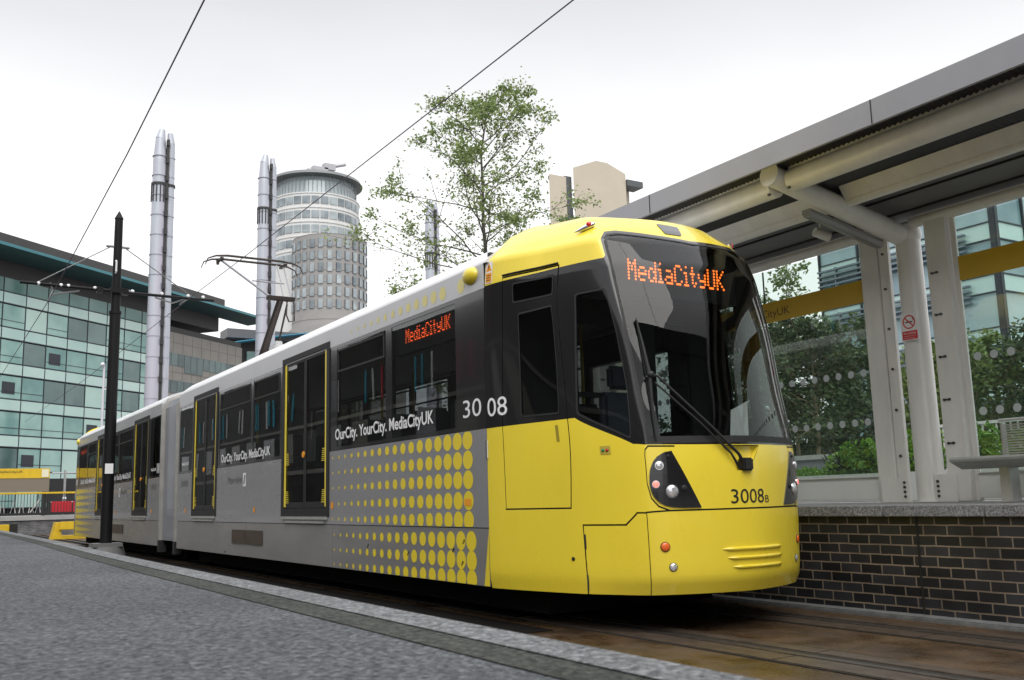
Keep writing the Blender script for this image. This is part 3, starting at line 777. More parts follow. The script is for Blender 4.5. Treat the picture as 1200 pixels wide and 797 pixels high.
# ================================================================== the ground, platforms and track
def hsheet(name,x0,x1,y0,y1,z,m_,kind='structure'):
    m=MB(); m.face([(x0,y0,z),(x1,y0,z),(x1,y1,z),(x0,y1,z)]); return m.build(name,m_,kind=kind)
hsheet('ground',-900,900,-300,1500,GZ-.03,mat('city_ground',(.20,.20,.19),.85,0,.3,.2))
TB=mat('track_concrete',(.085,.050,.023),.42,0,.62,2.6,bump=.6,bscale=45,col2=(.024,.015,.009),stretch=(1,.8,1),rvar=.25,detail=9)
hsheet('track_bed',.5,7.2,-6,49.9,GZ-.004,TB)
m=MB(); m.box(6.9,7.10,-6,49,GZ-.1,GZ+.03,.012); m.build('kerb_strip',mat('kerb_concrete',(.16,.165,.165),.7,0,.4,9,bump=.3,bscale=60),kind='structure')
hsheet('near_track_shade',.5,4.45,6.6,49.9,GZ,mat('shade_painted_bed',(.006,.005,.004),.9,0,.5,1.2,spec=.1))  # near-black sheet: shade beside and under the tram painted as colour
PAV=mat('pavement_stone',(.27,.27,.26),.8,0,.3,6,bump=.2,bscale=40)
m=MB(); m.box(7.12,60,-8,49.5,GZ-.4,PZ-.004); m.build('platform_paving',PAV,kind='structure')
# rails: grooved, embedded, one object each
RL=[(4.93,'nearest grooved rail of the tram track, running under the tram beside the near platform'),
    (6.37,'grooved rail of the tram track next to the brick platform wall')]
SLAB=mat('rail_surround',(.095,.070,.052),.36,0,.62,6,bump=.4,bscale=50,stretch=(1.5,.7,1),detail=8)
def rail(x,lab):
    t=thing('tram_rail',lab,'rail',(x,21,GZ),0,'grooved rails set in the concrete')
    m=MB(); m.box(x-.036,x+.036,-6,48.5,GZ-.1,GZ+.010,.004); m.build('rail_head',STEEL,t,smooth=True)
    m=MB(); m.box(x+.040,x+.120,-6,48.5,GZ-.1,GZ+.002); m.build('flange_groove',GAP,t)
    for y0,y1 in [(-6+1.5*k,-6+1.5*k+1.492) for k in range(36)]:
        m_=SLAB if y0<7 or x>5 else MATS['shade_painted_bed']  # left rail's farther slabs carry the same painted shade
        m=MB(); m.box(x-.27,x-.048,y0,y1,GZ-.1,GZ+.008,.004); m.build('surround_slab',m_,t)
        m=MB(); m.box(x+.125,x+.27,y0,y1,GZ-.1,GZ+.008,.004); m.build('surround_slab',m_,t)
    for xx in (x-.275,x+.272): 
        m=MB(); m.box(xx-.008,xx+.008,-6,48.5,GZ-.1,GZ+.003); m.build('joint_sealant',GAP,t)
for a in RL: rail(*a)
# near platform with its edge curving a little
EP=[(-6,.628),(0,.628),(1.5,.630),(2.7,.634),(3.7,.648),(4.6,.667),(5.6,.690),(6.7,.705),(8,.716),(9.2,.728),(11,.74),(14,.76),(18,.78)]
def crv(y):
    for (a,xa),(b,xb) in zip(EP,EP[1:]):
        if y<=b: t=(y-a)/(b-a); return xa+(xb-xa)*t
    return EP[-1][1]
ys=[-6+.4*k for k in range(61)]
def ribbon(name,f0,f1,z,m_,th=None,kind='structure'):
    m=MB()
    for a,b in zip(ys,ys[1:]): m.face([(f0(a),a,z),(f1(a),a,z),(f1(b),b,z),(f0(b),b,z)])
    if th:
        for a,b in zip(ys,ys[1:]): m.face([(f1(a),a,z),(f1(a),a,z-th),(f1(b),b,z-th),(f1(b),b,z)])
        m.face([(f0(18),18,z),(f1(18),18,z),(f1(18),18,z-th),(f0(18),18,z-th)])
    return m.build(name,m_,kind=kind)
def speckle(name,c1,c2,scale,rough,bump,moss=None):
    m=mat(name,c1,rough,0,.5,scale,bump=bump,bscale=scale*1.1,col2=c2,detail=3,spec=.12)
    nt=m.node_tree;N=nt.nodes;L=nt.links;b=N['Principled BSDF']
    tc=N.new('ShaderNodeTexCoord'); v=N.new('ShaderNodeTexVoronoi'); v.inputs['Scale'].default_value=scale*1.6
    L.new(tc.outputs['Object'],v.inputs['Vector'])
    r=N.new('ShaderNodeMapRange'); r.inputs['From Min'].default_value=0;r.inputs['From Max'].default_value=1;r.inputs['To Min'].default_value=.45;r.inputs['To Max'].default_value=1.6
    L.new(v.outputs['Color'],r.inputs['Value'])
    n2=N.new('ShaderNodeTexNoise'); n2.inputs['Scale'].default_value=2.2; n2.inputs['Detail'].default_value=6; L.new(tc.outputs['Object'],n2.inputs['Vector'])
    r2=N.new('ShaderNodeMapRange'); r2.inputs['From Min'].default_value=.3;r2.inputs['From Max'].default_value=.7;r2.inputs['To Min'].default_value=.78;r2.inputs['To Max'].default_value=1.12
    L.new(n2.outputs['Fac'],r2.inputs['Value'])
    mu=N.new('ShaderNodeMath');mu.operation='MULTIPLY';L.new(r.outputs[0],mu.inputs[0]);L.new(r2.outputs[0],mu.inputs[1])
    src=b.inputs['Base Color'].links[0].from_socket
    vm=N.new('ShaderNodeVectorMath');vm.operation='SCALE';L.new(src,vm.inputs[0]);L.new(mu.outputs[0],vm.inputs['Scale'])
    L.new(vm.outputs[0],b.inputs['Base Color']); return m
ASP=speckle('platform_asphalt',(.038,.041,.045),(.140,.147,.155),105,.8,.9)
COPE=speckle('edge_stone',(.07,.073,.076),(.215,.22,.225),100,.8,.7)
DRAIN=speckle('edge_channel',(.020,.022,.020),(.068,.071,.062),100,.7,.7)
ribbon('near_platform',lambda y:-9,lambda y:crv(y)-.121,-.1605,ASP)
ribbon('platform_channel',lambda y:crv(y)-.123,lambda y:crv(y)-.063,-.159,DRAIN)
ribbon('platform_edge_stone',lambda y:crv(y)-.065,crv,-.1575,COPE,.08)
m=MB()
for a,b in zip(ys,ys[1:]): m.face([(crv(a)-.03,a,-.23),(crv(a)-.03,a,GZ),(crv(b)-.03,b,GZ),(crv(b)-.03,b,-.23)])
m.build('near_platform_wall',mat('platform_wall_concrete',(.12,.12,.115),.8),label='dark concrete wall face under the near platform edge',cat='wall')
# ---- right platform wall
def brick_mat(name,c1,c2,mortar,scale=1.,rough=.45,rowh=.075,bw=.225,axis='Y',ms=.011):
    m=bpy.data.materials.new(name); m.use_nodes=True; nt=m.node_tree;N=nt.nodes;L=nt.links;b=N['Principled BSDF']; b.inputs['Roughness'].default_value=rough
    tc=N.new('ShaderNodeTexCoord'); sp=N.new('ShaderNodeSeparateXYZ'); cb=N.new('ShaderNodeCombineXYZ')
    L.new(tc.outputs['Object'],sp.inputs[0]); L.new(sp.outputs[axis],cb.inputs[0]); L.new(sp.outputs['Z'],cb.inputs[1])
    nz=N.new('ShaderNodeTexNoise'); nz.inputs['Scale'].default_value=7;L.new(tc.outputs['Object'],nz.inputs['Vector'])
    vm=N.new('ShaderNodeVectorMath');vm.operation='SCALE';vm.inputs['Scale'].default_value=.008
    L.new(nz.outputs['Color'],vm.inputs[0]); ad=N.new('ShaderNodeVectorMath');ad.operation='ADD';L.new(cb.outputs[0],ad.inputs[0]);L.new(vm.outputs[0],ad.inputs[1])
    t=N.new('ShaderNodeTexBrick'); L.new(ad.outputs[0],t.inputs['Vector'])
    t.inputs['Color1'].default_value=(*c1,1);t.inputs['Color2'].default_value=(*c2,1);t.inputs['Mortar'].default_value=(*mortar,1)
    t.inputs['Scale'].default_value=1;t.inputs['Mortar Size'].default_value=ms/2;t.inputs['Mortar Smooth'].default_value=.15
    t.inputs['Brick Width'].default_value=bw;t.inputs['Row Height'].default_value=rowh;t.inputs['Bias'].default_value=-.2
    n=N.new('ShaderNodeTexNoise');n.inputs['Scale'].default_value=3.2;n.inputs['Detail'].default_value=7;L.new(tc.outputs['Object'],n.inputs['Vector'])
    r=N.new('ShaderNodeMapRange');r.inputs['From Min'].default_value=.3;r.inputs['From Max'].default_value=.7;r.inputs['To Min'].default_value=.55;r.inputs['To Max'].default_value=1.25;L.new(n.outputs['Fac'],r.inputs['Value'])
    v2=N.new('ShaderNodeVectorMath');v2.operation='SCALE';L.new(t.outputs['Color'],v2.inputs[0]);L.new(r.outputs[0],v2.inputs['Scale']);L.new(v2.outputs[0],b.inputs['Base Color'])
    inv=N.new('ShaderNodeMath');inv.operation='SUBTRACT';inv.inputs[0].default_value=1;L.new(t.outputs['Fac'],inv.inputs[1])
    n3=N.new('ShaderNodeTexNoise');n3.inputs['Scale'].default_value=60;L.new(tc.outputs['Object'],n3.inputs['Vector'])
    a3=N.new('ShaderNodeMath');a3.operation='MULTIPLY_ADD';L.new(n3.outputs['Fac'],a3.inputs[0]);a3.inputs[1].default_value=.3;L.new(inv.outputs[0],a3.inputs[2])
    bp=N.new('ShaderNodeBump');bp.inputs['Strength'].default_value=.6;bp.inputs['Distance'].default_value=.006;L.new(a3.outputs[0],bp.inputs['Height']);L.new(bp.outputs[0],b.inputs['Normal'])
    MATS[name]=m;return m
GRS=speckle('coping_granite',(.12,.12,.125),(.30,.30,.30),60,.7,.5)
w=thing('platform_wall','long wall of dark blue brick with buff mortar and a grey granite coping','wall',(7.15,20,GZ))
m=MB(); m.box(7.06,7.3,-8,48,GZ,-.232); m.build('brickwork',brick_mat('blue_brick',(.012,.0125,.015),(.036,.037,.042),(.21,.165,.12),ms=.013,rowh=.083,bw=.215),w)
m=MB(); m.box(7.05,7.064,5.10,5.115,GZ,-.235); m.build('movement_joint',GAP,w)
k=0;y=-7.65+ .0
y=4.48-.92*13
while y<48:
    m=MB(); m.box(7.02,7.5,y+.003,y+.917,-.230,-.142,.006); m.build('coping_stone',GRS,w,smooth=True); y+=.92
# ================================================================== platform shelter
sh=thing('platform_shelter','cream steel platform shelter with glass screens, butterfly canopy and amber band','shelter',(9.2,6.45,PZ))
YB=6.47
def sect(y0,y1,pts,name,m_,closed=True,smooth=False):
    m=MB(); n=len(pts); m.prism(pts,lambda x,z:(x,y0,z),lambda x,z:(x,y1,z)); return m.build(name,m_,sh,smooth=smooth)
CA,CB=-2.0,12.4
sect(CA,CB,[(6.95,3.37),(6.95,3.145),(6.985,3.145),(7.02,3.30),(7.02,3.37)],'fascia',FASC)
y=CA+1.1
while y<CB: m=MB(); m.box(6.944,6.952,y,y+.006,3.15,3.37); m.build('fascia_joint',GAP,sh); y+=3.0
# roof sheet falling from the track side to the glass
sect(CA,CB,[(7.02,3.365),(7.02,3.335),(9.38,3.015),(9.38,3.045)],'roof_sheet',FASC)
# corrugated soffit between fascia and second purlin
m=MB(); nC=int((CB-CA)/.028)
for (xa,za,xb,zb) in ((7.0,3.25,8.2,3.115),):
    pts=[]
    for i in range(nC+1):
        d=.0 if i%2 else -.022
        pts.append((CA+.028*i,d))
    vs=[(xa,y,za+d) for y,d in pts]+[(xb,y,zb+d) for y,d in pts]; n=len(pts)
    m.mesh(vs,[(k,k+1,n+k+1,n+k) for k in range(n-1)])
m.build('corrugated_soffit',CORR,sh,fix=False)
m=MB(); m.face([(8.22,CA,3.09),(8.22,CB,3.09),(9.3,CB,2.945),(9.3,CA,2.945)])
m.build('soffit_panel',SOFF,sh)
m=MB()
for x,z in ((8.62,3.03),(9.02,2.975)): m.box(x,x+.02,CA,CB,z-.012,z+.01)
m.build('soffit_joint',GAP,sh)
# tubes and gutters, broken by the beams
BE=[.62,YB,12.32]
def beamz(x): return 3.12+(2.74-3.12)*(x-7.2)/2.0
for i,yb in enumerate(BE):
    m=MB(); m.cyl((7.14,yb,beamz(7.14)),(9.22,yb,beamz(9.22)),.108,.118,28); m.build('cross_beam',CRM,sh,smooth=True)
    m=MB(); m.cyl((7.135,yb,beamz(7.14)),(7.115,yb,beamz(7.13)),.120,.120,28); m.build('beam_end_plate',CRM,sh,smooth=True)
    m=MB(); m.cyl((9.2,yb-.03,PZ),(9.2,yb-.03,2.85),.145,.13,32); m.sphere((9.2,yb-.03,2.76),.15,24,12); m.build('column',CRM,sh,smooth=True)
    m=MB(); m.cyl((9.2,yb-.03,PZ),(9.2,yb-.03,PZ+.012),.19,.19,32); m.build('base_plate',CRM,sh)
    m=MB(); m.box(7.9,8.75,yb+.10,yb+.13,beamz(7.9)+.02,beamz(7.9)+.06); m.build('beam_bracket',CRM,sh)
for (a,b) in ((CA,BE[0]-.11),(BE[0]+.11,BE[1]-.11),(BE[1]+.11,BE[2]-.11)):
    m=MB(); m.cyl((7.33,a,3.075),(7.33,b,3.075),.118,.118,32); 
    o=m.build('edge_tube',CRM,sh,smooth=True)
    sect(a,b,[(7.27,3.16),(7.29,3.235),(7.42,3.22),(7.42,3.14)],'edge_gutter',CRM)
    m=MB()
    for yy in (a+.02,b-.02):
        m.cyl((7.26,yy,2.985),(7.235,yy,2.975),.016,.016,8)
    m.build('tube_bolt',BOLT,o)
    sect(a,b,[(8.10,2.985),(8.02,3.115),(8.25,3.095),(8.24,2.985)],'purlin',CRM)
    m=MB(); m.cyl((8.17,a,2.975),(8.17,b,2.975),.058,.058,20); m.build('purlin_tube',CRM,sh,smooth=True)
    m=MB(); m.cyl((9.17,a,2.865),(9.17,b,2.865),.06,.06,20); m.box(9.14,9.22,a,b,2.87,2.93); m.build('eaves_tube',CRM,sh,smooth=True)
# strip light and loudspeaker under the beam
m=MB(); m.prism([(-.055,.03),(.055,.03),(.06,-.01),(.035,-.05),(-.035,-.05),(-.06,-.01)],lambda a,b:(7.78,YB+.13+a,2.87+b),lambda a,b:(8.92,YB+.13+a,2.665+b)); sl=m.build('strip_light',mat('luminaire_grey',(.34,.34,.35),.3,.3),sh)
m=MB(); m.face([(7.80,YB+.10,2.815),(8.90,YB+.10,2.613),(8.90,YB+.16,2.613),(7.80,YB+.16,2.815)]); m.build('diffuser',mat('diffuser',(.25,.25,.26),.2),sl)
m=MB(); m.cyl((8.55,7.16,2.90),(8.72,7.10,2.84),.055,.055,18); m.cyl((8.62,7.13,2.88),(8.62,7.13,3.0),.015); m.build('loudspeaker',CRM,sh,smooth=True)
# screen posts
def post(y0,y1,x0=9.12,x1=9.28,bolts=()):
    m=MB(); m.box(x0,x1,y0,y1,PZ,2.86,.008); o=m.build('screen_post',CRM,sh,smooth=True)
    return o
def bolts(o,y,x,zs,dy=(0,)):
    m=MB()
    for z in zs:
        for d in dy: m.cyl((x,y+d,z),(x-.018,y+d,z),.014,.014,8)
        if len(dy)>1: m.box(x-.006,x,y+dy[0],y+dy[1],z-.008,z+.008)
    m.build('bolt',BOLT,o)
for yb in BE:
    o=post(yb+.33,yb+.56); 
    o2=post(yb+.20,yb+.325,9.14,9.2); bolts(o2,yb+.26,9.14,[.35,.85,1.3,1.75,2.2,2.6])
    o3=post(yb-.53,yb-.285); bolts(o3,yb-.37,9.12,[.45,.9,1.35,1.8,2.25],(-.028,.028))
    o4=post(yb-.60,yb-.54,9.19,9.23)
    m=MB(); m.box(9.08,9.11,yb-.40,yb-.16,PZ,PZ+.28); f=m.build('base_bracket',CRM,sh)
    m=MB(); m.box(9.08,9.11,yb+.16,yb+.50,PZ,PZ+.26); m.build('base_bracket',CRM,sh)
    m=MB()
    for z in (PZ+.06,PZ+.11,PZ+.16,PZ+.21):
        for y in (yb-.20,yb+.20): m.cyl((9.08,y,z),(9.065,y,z),.014,.014,8)
    m.build('bolt',BOLT,f)
# base rails, glass, bands, dots per bay
for i,(a,b) in enumerate(((BE[0]+.56,BE[1]-.60),(BE[1]+.56,BE[2]-.60))):
    m=MB(); m.box(9.16,9.24,a-.05 if i else a+.0,b,PZ+.03,.135,.006); m.box(9.13,9.27,a,b,.135,.15); m.build('base_rail',CRMW,sh)
    nP=3; pw=(b-a)/nP
    for k in range(nP):
        m=MB(); m.box(9.205,9.217,a+pw*k+.004,a+pw*(k+1)-.004,.152,2.80); m.mi=1
        yd=b-.10
        while yd>a+.05:
            if a+pw*k+.05<yd<a+pw*(k+1)-.05:
                for z in (1.315,.755): m.disc((9.2035,yd,z),(-1,0,0),.043,18,ry=.043)
            yd-=.178
        g=m.build('glass_panel',[SHG,DOTF],sh)
    m=MB(); m.box(9.198,9.203,a,b,2.125,2.385); m.build('amber_band',OCH,sh)
    m=MB(); add_text(m,'MediaCityUK',lambda u,v:(9.1965,9.02-.84*u,2.195+.105*v)) if i==1 else None
    if i==1: m.build('lettering',mat('band_lettering',(.10,.065,.01),.5),sh)
    for k in (1,2):
        m=MB(); m.box(9.200,9.222,a+pw*k-.004,a+pw*k+.004,.152,2.80); m.build('panel_joint',BLKM,sh)
# no smoking sign
sg_=thing('no_smoking_sign','small white and red no smoking sign fixed to the round cream column','sign',(9.03,6.40,1.6))
m=MB(); m.box(9.032,9.040,6.30,6.505,1.565,1.865); bd=m.build('sign_board',WTX,sg_)
rd=mat('sign_red',(.62,.02,.02),.4)
m=MB(); c=(6.402,1.765); N=36
for k in range(N):
    a0,a1=2*PI*k/N,2*PI*(k+1)/N
    m.face([(9.0305,c[0]+math.cos(a)*r,c[1]+math.sin(a)*r) for a,r in ((a0,.062),(a1,.062),(a1,.076),(a0,.076))])
m.face([(9.0295,c[0]+a,c[1]+b) for a,b in ((.052,.042),(.042,.052),(-.052,-.042),(-.042,-.052))])
m.face([(9.0305,a,b) for a,b in ((6.31,1.575),(6.495,1.575),(6.495,1.668),(6.31,1.668))]); m.build('sign_marks',rd,sg_)
m=MB(); m.face([(9.0300,6.45,1.757),(9.0300,6.36,1.757),(9.0300,6.36,1.770),(9.0300,6.45,1.770)])
m.tube([(9.0295,6.352,1.775),(9.0295,6.345,1.79),(9.0295,6.36,1.80),(9.0295,6.35,1.815)],.0035,5); m.build('cigarette_symbol',BTX,sg_)
m=MB(); add_text(m,'No smoking',lambda a,b:(9.029,6.475-.145*a,1.635+.018*b),.02)
add_text(m,'It is against the law to',lambda a,b:(9.029,6.475-.145*a,1.610+.012*b)); add_text(m,'smoke in this station',lambda a,b:(9.029,6.475-.13*a,1.587+.012*b)); m.build('sign_lettering',WTX,sg_)
# bench
bn=thing('bench','grey metal station bench with a slatted back and wedge seat on the platform','bench',(8.6,4.7,PZ))
m=MB(); m.prism([(8.33,.255),(8.35,.275),(8.84,.245),(8.84,.215),(8.62,.165),(8.52,.165),(8.34,.235)],lambda x,z:(x,5.62,z),lambda x,z:(x,3.6,z)); m.build('seat',BENCH,bn)
m=MB()
for k in range(12):
    z=.30+.0245*k; m.box(8.86+.004*k,8.885+.004*k,3.6,5.40,z,z+.013)
for y in (3.6,4.5,5.385,5.1,4.0): m.box(8.865,8.93,y,y+.02,.24,.60)
m.build('backrest',BENCH,bn)
m=MB(); m.tube([(8.91,3.55,.625),(8.91,5.44,.625)],.014,8); m.build('back_rail',BENCH,bn,smooth=True)
for y in(5.19,3.9):
    m=MB(); m.box(8.50,8.66,y-.05,y+.05,PZ,.18,.008); m.box(8.42,8.74,y-.07,y+.07,PZ,PZ+.012); m.build('leg',BENCH,bn)
# ================================================================== mast and wires
ms=thing('overhead_line_mast','tall black pointed mast standing between the tracks in front of the tram','mast',(3.75,23,GZ+.1))
m=MB(); m.cyl((3.75,23,-.72),(3.75,23,4.4),.125,.118,24); m.cyl((3.75,23,4.4),(3.75,23,6.62),.100,.088,24); m.cyl((3.75,23,6.62),(3.75,23,6.80),.10,.01,24); m.cyl((3.75,23,4.38),(3.75,23,4.44),.135,.135,24); m.build('pole',MASTM,ms,smooth=True)
m=MB(); m.cyl((3.75,23,GZ+.05),(3.75,23,-.80),.42,.36,24); m.box(3.45,4.05,22.7,23.3,-.80,-.72); m.build('base',mat('mast_footing',(.14,.14,.14),.7),ms)
m=MB(); m.box(3.65,3.82,22.865,22.872,.78,1.00); n_=m.build('number_plate',WTX,ms)
m=MB(); add_text(m,'N12',lambda a,b:(3.66+.14*a,22.860,.92+.05*b)); m.build('plate_lettering',BTX,n_) if False else None
m=MB(); m.tube([(3.70,22.86,5.30),(3.70,22.80,5.33),(3.70,22.80,5.56),(3.70,22.86,5.59)],.02,8); m.build('bracket_loop',INSU,ms)
m=MB(); m.tube([(1.78,23,4.94),(3.75,23,4.91)],.035,10); m.tube([(3.75,23,4.90),(5.95,23,4.88)],.035,10)
for x in (3.4,3.95): m.box(x-.06,x+.06,22.9,23.1,4.84,4.97)
m.box(3.6,3.9,22.84,22.9,4.85,4.97); m.build('bracket_arm',MASTM,ms,smooth=True)
m=MB()
for x in (2.15,2.6,2.75,3.3,3.42,4.0,4.1,4.75,5.35,5.7): m.sphere((x,23,4.94),.045,8,6)
m.build('insulator',INSU,ms,smooth=True)
m=MB(); m.tube([(3.58,23,5.93),(2.15,23,4.98)],.011,6); m.tube([(3.92,23,5.93),(5.45,23,4.93)],.011,6); m.tube([(3.5,23,5.95),(4.0,23,5.95)],.03,8); m.build('stay',mat('stay_grey',(.2,.2,.2),.4,.5),ms)
m=MB(); m.tube([(2.98,23,4.85),(2.45,23,4.72),(2.38,23,4.62)],.018,6); m.tube([(2.38,23,4.98),(2.44,23,4.80),(2.36,23,4.56)],.016,6); m.build('registration_arm',mat('stay_grey',(.2,.2,.2)),ms)
m=MB(); m.tube([(4.6,23,4.84),(5.0,23,4.74),(5.36,23,4.9)],.018,6); m.tube([(5.25,23,4.92),(5.15,23,4.72),(5.36,23,4.88)],.016,6); m.build('registration_arm',mat('stay_grey',(.2,.2,.2)),ms)
m=MB(); m.tube([(5.40,-8,4.93),(5.38,5,4.95),(5.39,12,4.925),(5.40,18.7,4.895),(5.36,23,4.87),(5.5,40,4.95),(5.3,60,4.95)],.0085,6); m.build('contact_wire',WIREM,label='overhead wire running above the tram and touching its pantograph',cat='overhead wire')
m=MB(); m.tube([(2.0,-8,5.0),(2.10,6,4.98),(2.17,9,4.92),(2.30,13.7,4.88),(2.38,19,4.80),(2.36,23,4.56),(2.44,30,4.64),(2.60,38,4.9),(2.7,60,5.2)],.0085,6); m.build('contact_wire',WIREM,label='overhead wire above the empty near track at the left of the mast',cat='overhead wire')
# ================================================================== buildings
def glassmat(name,c1,c2,rough=.06,blind=True,spec=.6):
    """solid curtain-wall pane; shade differs from pane to pane"""
    m=bpy.data.materials.new(name);m.use_nodes=True;nt=m.node_tree;N=nt.nodes;L=nt.links;b=N['Principled BSDF']
    b.inputs['Roughness'].default_value=rough;b.inputs['Specular IOR Level'].default_value=spec
    oi=N.new('ShaderNodeObjectInfo');mx=N.new('ShaderNodeMix');mx.data_type='RGBA';mx.inputs[6].default_value=(*c1,1);mx.inputs[7].default_value=(*c2,1)
    tc=N.new('ShaderNodeTexCoord');n=N.new('ShaderNodeTexNoise');n.inputs['Scale'].default_value=.35;n.inputs['Detail'].default_value=2
    ad=N.new('ShaderNodeVectorMath');ad.operation='ADD';L.new(tc.outputs['Object'],ad.inputs[0])
    vs=N.new('ShaderNodeVectorMath');vs.operation='SCALE';vs.inputs[0].default_value=(37,91,53);L.new(oi.outputs['Random'],vs.inputs['Scale']);L.new(vs.outputs[0],ad.inputs[1]);L.new(ad.outputs[0],n.inputs['Vector'])
    mr=N.new('ShaderNodeMapRange');mr.inputs['From Min'].default_value=.35;mr.inputs['From Max'].default_value=.65;L.new(n.outputs['Fac'],mr.inputs['Value'])
    m3=N.new('ShaderNodeMath');m3.operation='MULTIPLY_ADD';L.new(mr.outputs[0],m3.inputs[0]);m3.inputs[1].default_value=.4
    m4=N.new('ShaderNodeMath');m4.operation='MULTIPLY';L.new(oi.outputs['Random'],m4.inputs[0]);m4.inputs[1].default_value=.6;L.new(m4.outputs[0],m3.inputs[2])
    L.new(m3.outputs[0],mx.inputs[0]);L.new(mx.outputs[2],b.inputs['Base Color']);MATS[name]=m;return m
VIS=glassmat('teal_vision_glass',(.10,.23,.22),(.36,.55,.50),.05)
VISB=glassmat('teal_glass_with_blind',(.32,.50,.45),(.46,.62,.56),.1)
VISD=glassmat('teal_glass_dark',(.05,.10,.10),(.16,.24,.23),.05)
SPA=glassmat('mint_spandrel_glass',(.36,.53,.49),(.48,.63,.58),.1)
MUL=mat('mullion_dark',(.025,.03,.04),.5)
DKB=mat('dark_cladding',(.030,.028,.029),.5,0,.25,.25)
TEAL=mat('teal_canopy_metal',(.06,.20,.23),.35,.3)
TEALS=mat('teal_soffit',(.035,.075,.08),.5)
STO=mat('grey_stone_cladding',(.27,.255,.235),.7,0,.18,.5,bump=.1)
def lbox(parent,name,m_,x0,x1,y0,y1,z0,z1,loc=None,bev=0,label=None):
    m=MB(); m.local=True; m.box(x0,x1,y0,y1,z0,z1,bev); o=m.build(name,m_,parent,label=label)
    if loc: o.location=loc
    return o
def again(o,loc,parent,rz=0):
    c=o.copy(); COL.objects.link(c); c.parent=parent; c.location=loc; c.rotation_euler=(0,0,rz)
    for ch in list(o.children):
        d=ch.copy(); COL.objects.link(d); d.parent=c
    return c
# --- big glass office at the left
gb=thing('glass_office_building','long teal glass office block with a dark top and teal roof canopy','building',(8.19,116,GZ),math.atan2(.6288,.7776))
Z0=-GZ  # local height offset
zl=lambda z:z+Z0
lbox(gb,'core',DKB,-17,24.4,.6,20,0,zl(25.3))
B=3.1
r1=lbox(gb,'spandrel_panel',SPA,.0,B-.14,-.06,.5,0,1.22)
w1=lbox(gb,'window',VIS,.0,B-.14,-.02,.5,0,2.45)
lbox(w1,'transom',MUL,.0,B-.14,-.05,-.02,.72,.78)
rgb=random.Random(4)
wB=lbox(gb,'window',VISB,.0,B-.14,-.02,.5,0,2.45); wB.location=(-1.0-B*4+.07,0,zl(23.6-1.26-2.56)); wD=lbox(gb,'window',VISD,.0,B-.14,-.02,.5,0,2.45); wD.location=(-1.0-B*4+.07,0,zl(23.6-1.26-2.56-3.87))
tp=lbox(gb,'parapet_glass',glassmat('parapet_green_glass',(.03,.12,.10),(.14,.26,.23)),.0,B-.14,-.03,.3,0,1.5)
firsts=[True,True,True]
for k in range(-5,8):
    t=-1.0+B*k+.07
    for f in range(6):
        if k==-4 and f<2 : continue
        zt=23.6-3.87*f
        loc=(t,0,zl(zt-1.26))
        if firsts[0]: r1.location=loc;firsts[0]=False
        else: again(r1,loc,gb)
        loc=(t,0,zl(zt-1.26-.06-2.5))
        if firsts[1]: w1.location=loc;firsts[1]=False
        else:
            o=again([w1,w1,w1,wB,wD][rgb.randrange(5)],loc,gb)
    loc=(t,0,zl(23.66))
    if firsts[2]: tp.location=loc;firsts[2]=False
    else: again(tp,loc,gb)
for k in range(-5,9):
    lbox(gb,'mullion',MUL,-1.0+B*k-.04,-1.0+B*k+.04,-.08,.5,0,zl(25.2))
m=MB();m.local=True
for f in range(7):
    for z in (23.6-3.87*f+.0,23.6-3.87*f-1.27): m.box(-17,24.2,-.09,.4,zl(z),zl(z)+.10)
m.build('floor_line',MUL,gb)
for k,f in ((2,5),(3,5),(1,4),(5,4),(6,4),(4,3),(0,2),(2,1)): 
    t=-1.0+B*k; z=23.6-3.87*f-3.5
    lbox(gb,'dark_blind',MUL,t+.5,t+2.2,-.05,.1,zl(z+.2),zl(z+1.5))
lbox(gb,'dark_upper_storey',DKB,-17,38,.9,18,zl(25.3),zl(29.9))
lbox(gb,'dark_parapet',mat('parapet_cladding',(.05,.046,.046),.45,0,.2,.3),-17,38,-.1,.88,zl(28.55),zl(29.95))
m=MB();m.local=True
m.prism([(-3.4,27.55),(-3.4,27.80),(.85,28.5),(.85,27.3)],lambda a,b:(-17,a,zl(b)),lambda a,b:(45.2,a,zl(b))); rc=m.build('roof_canopy',TEALS,gb)
lbox(rc,'canopy_edge',TEAL,-17,45.3,-3.55,-3.41,zl(27.52),zl(27.84))
# stone wing
lbox(gb,'stone_wing',STO,24.6,42.6,.0,16,0,zl(23.4))
lbox(gb,'wing_cornice',DKB,24.6,42.6,.2,15,zl(23.42),zl(24.2))
m=MB();m.local=True
for z in range(0,24,2): m.box(24.62,42.58,-.02,.01,zl(z),zl(z)+.05)
for t in range(25,42,2): m.box(t,t+.04,-.02,.01,0,zl(23.3))
m.build('cladding_joint',mat('joint_dark_stone',(.13,.12,.11),.8),gb)
ww=lbox(gb,'window',glassmat('stone_wing_glass',(.02,.035,.04),(.12,.18,.18)),0,1.25,-.06,.1,0,1.7)
fw=True
for zt in (20.6,16.9,13.2,9.4):
    for k in range(12):
        h=1.0 if k not in (3,4,5) else 1.45
        t=25.3+1.36*k
        loc=(t,0,zl(zt-1.7*h+ .0))
        if fw: ww.location=loc;fw=False;o=ww
        else: o=again(ww,loc,gb)
        o.scale=(1,1,h)
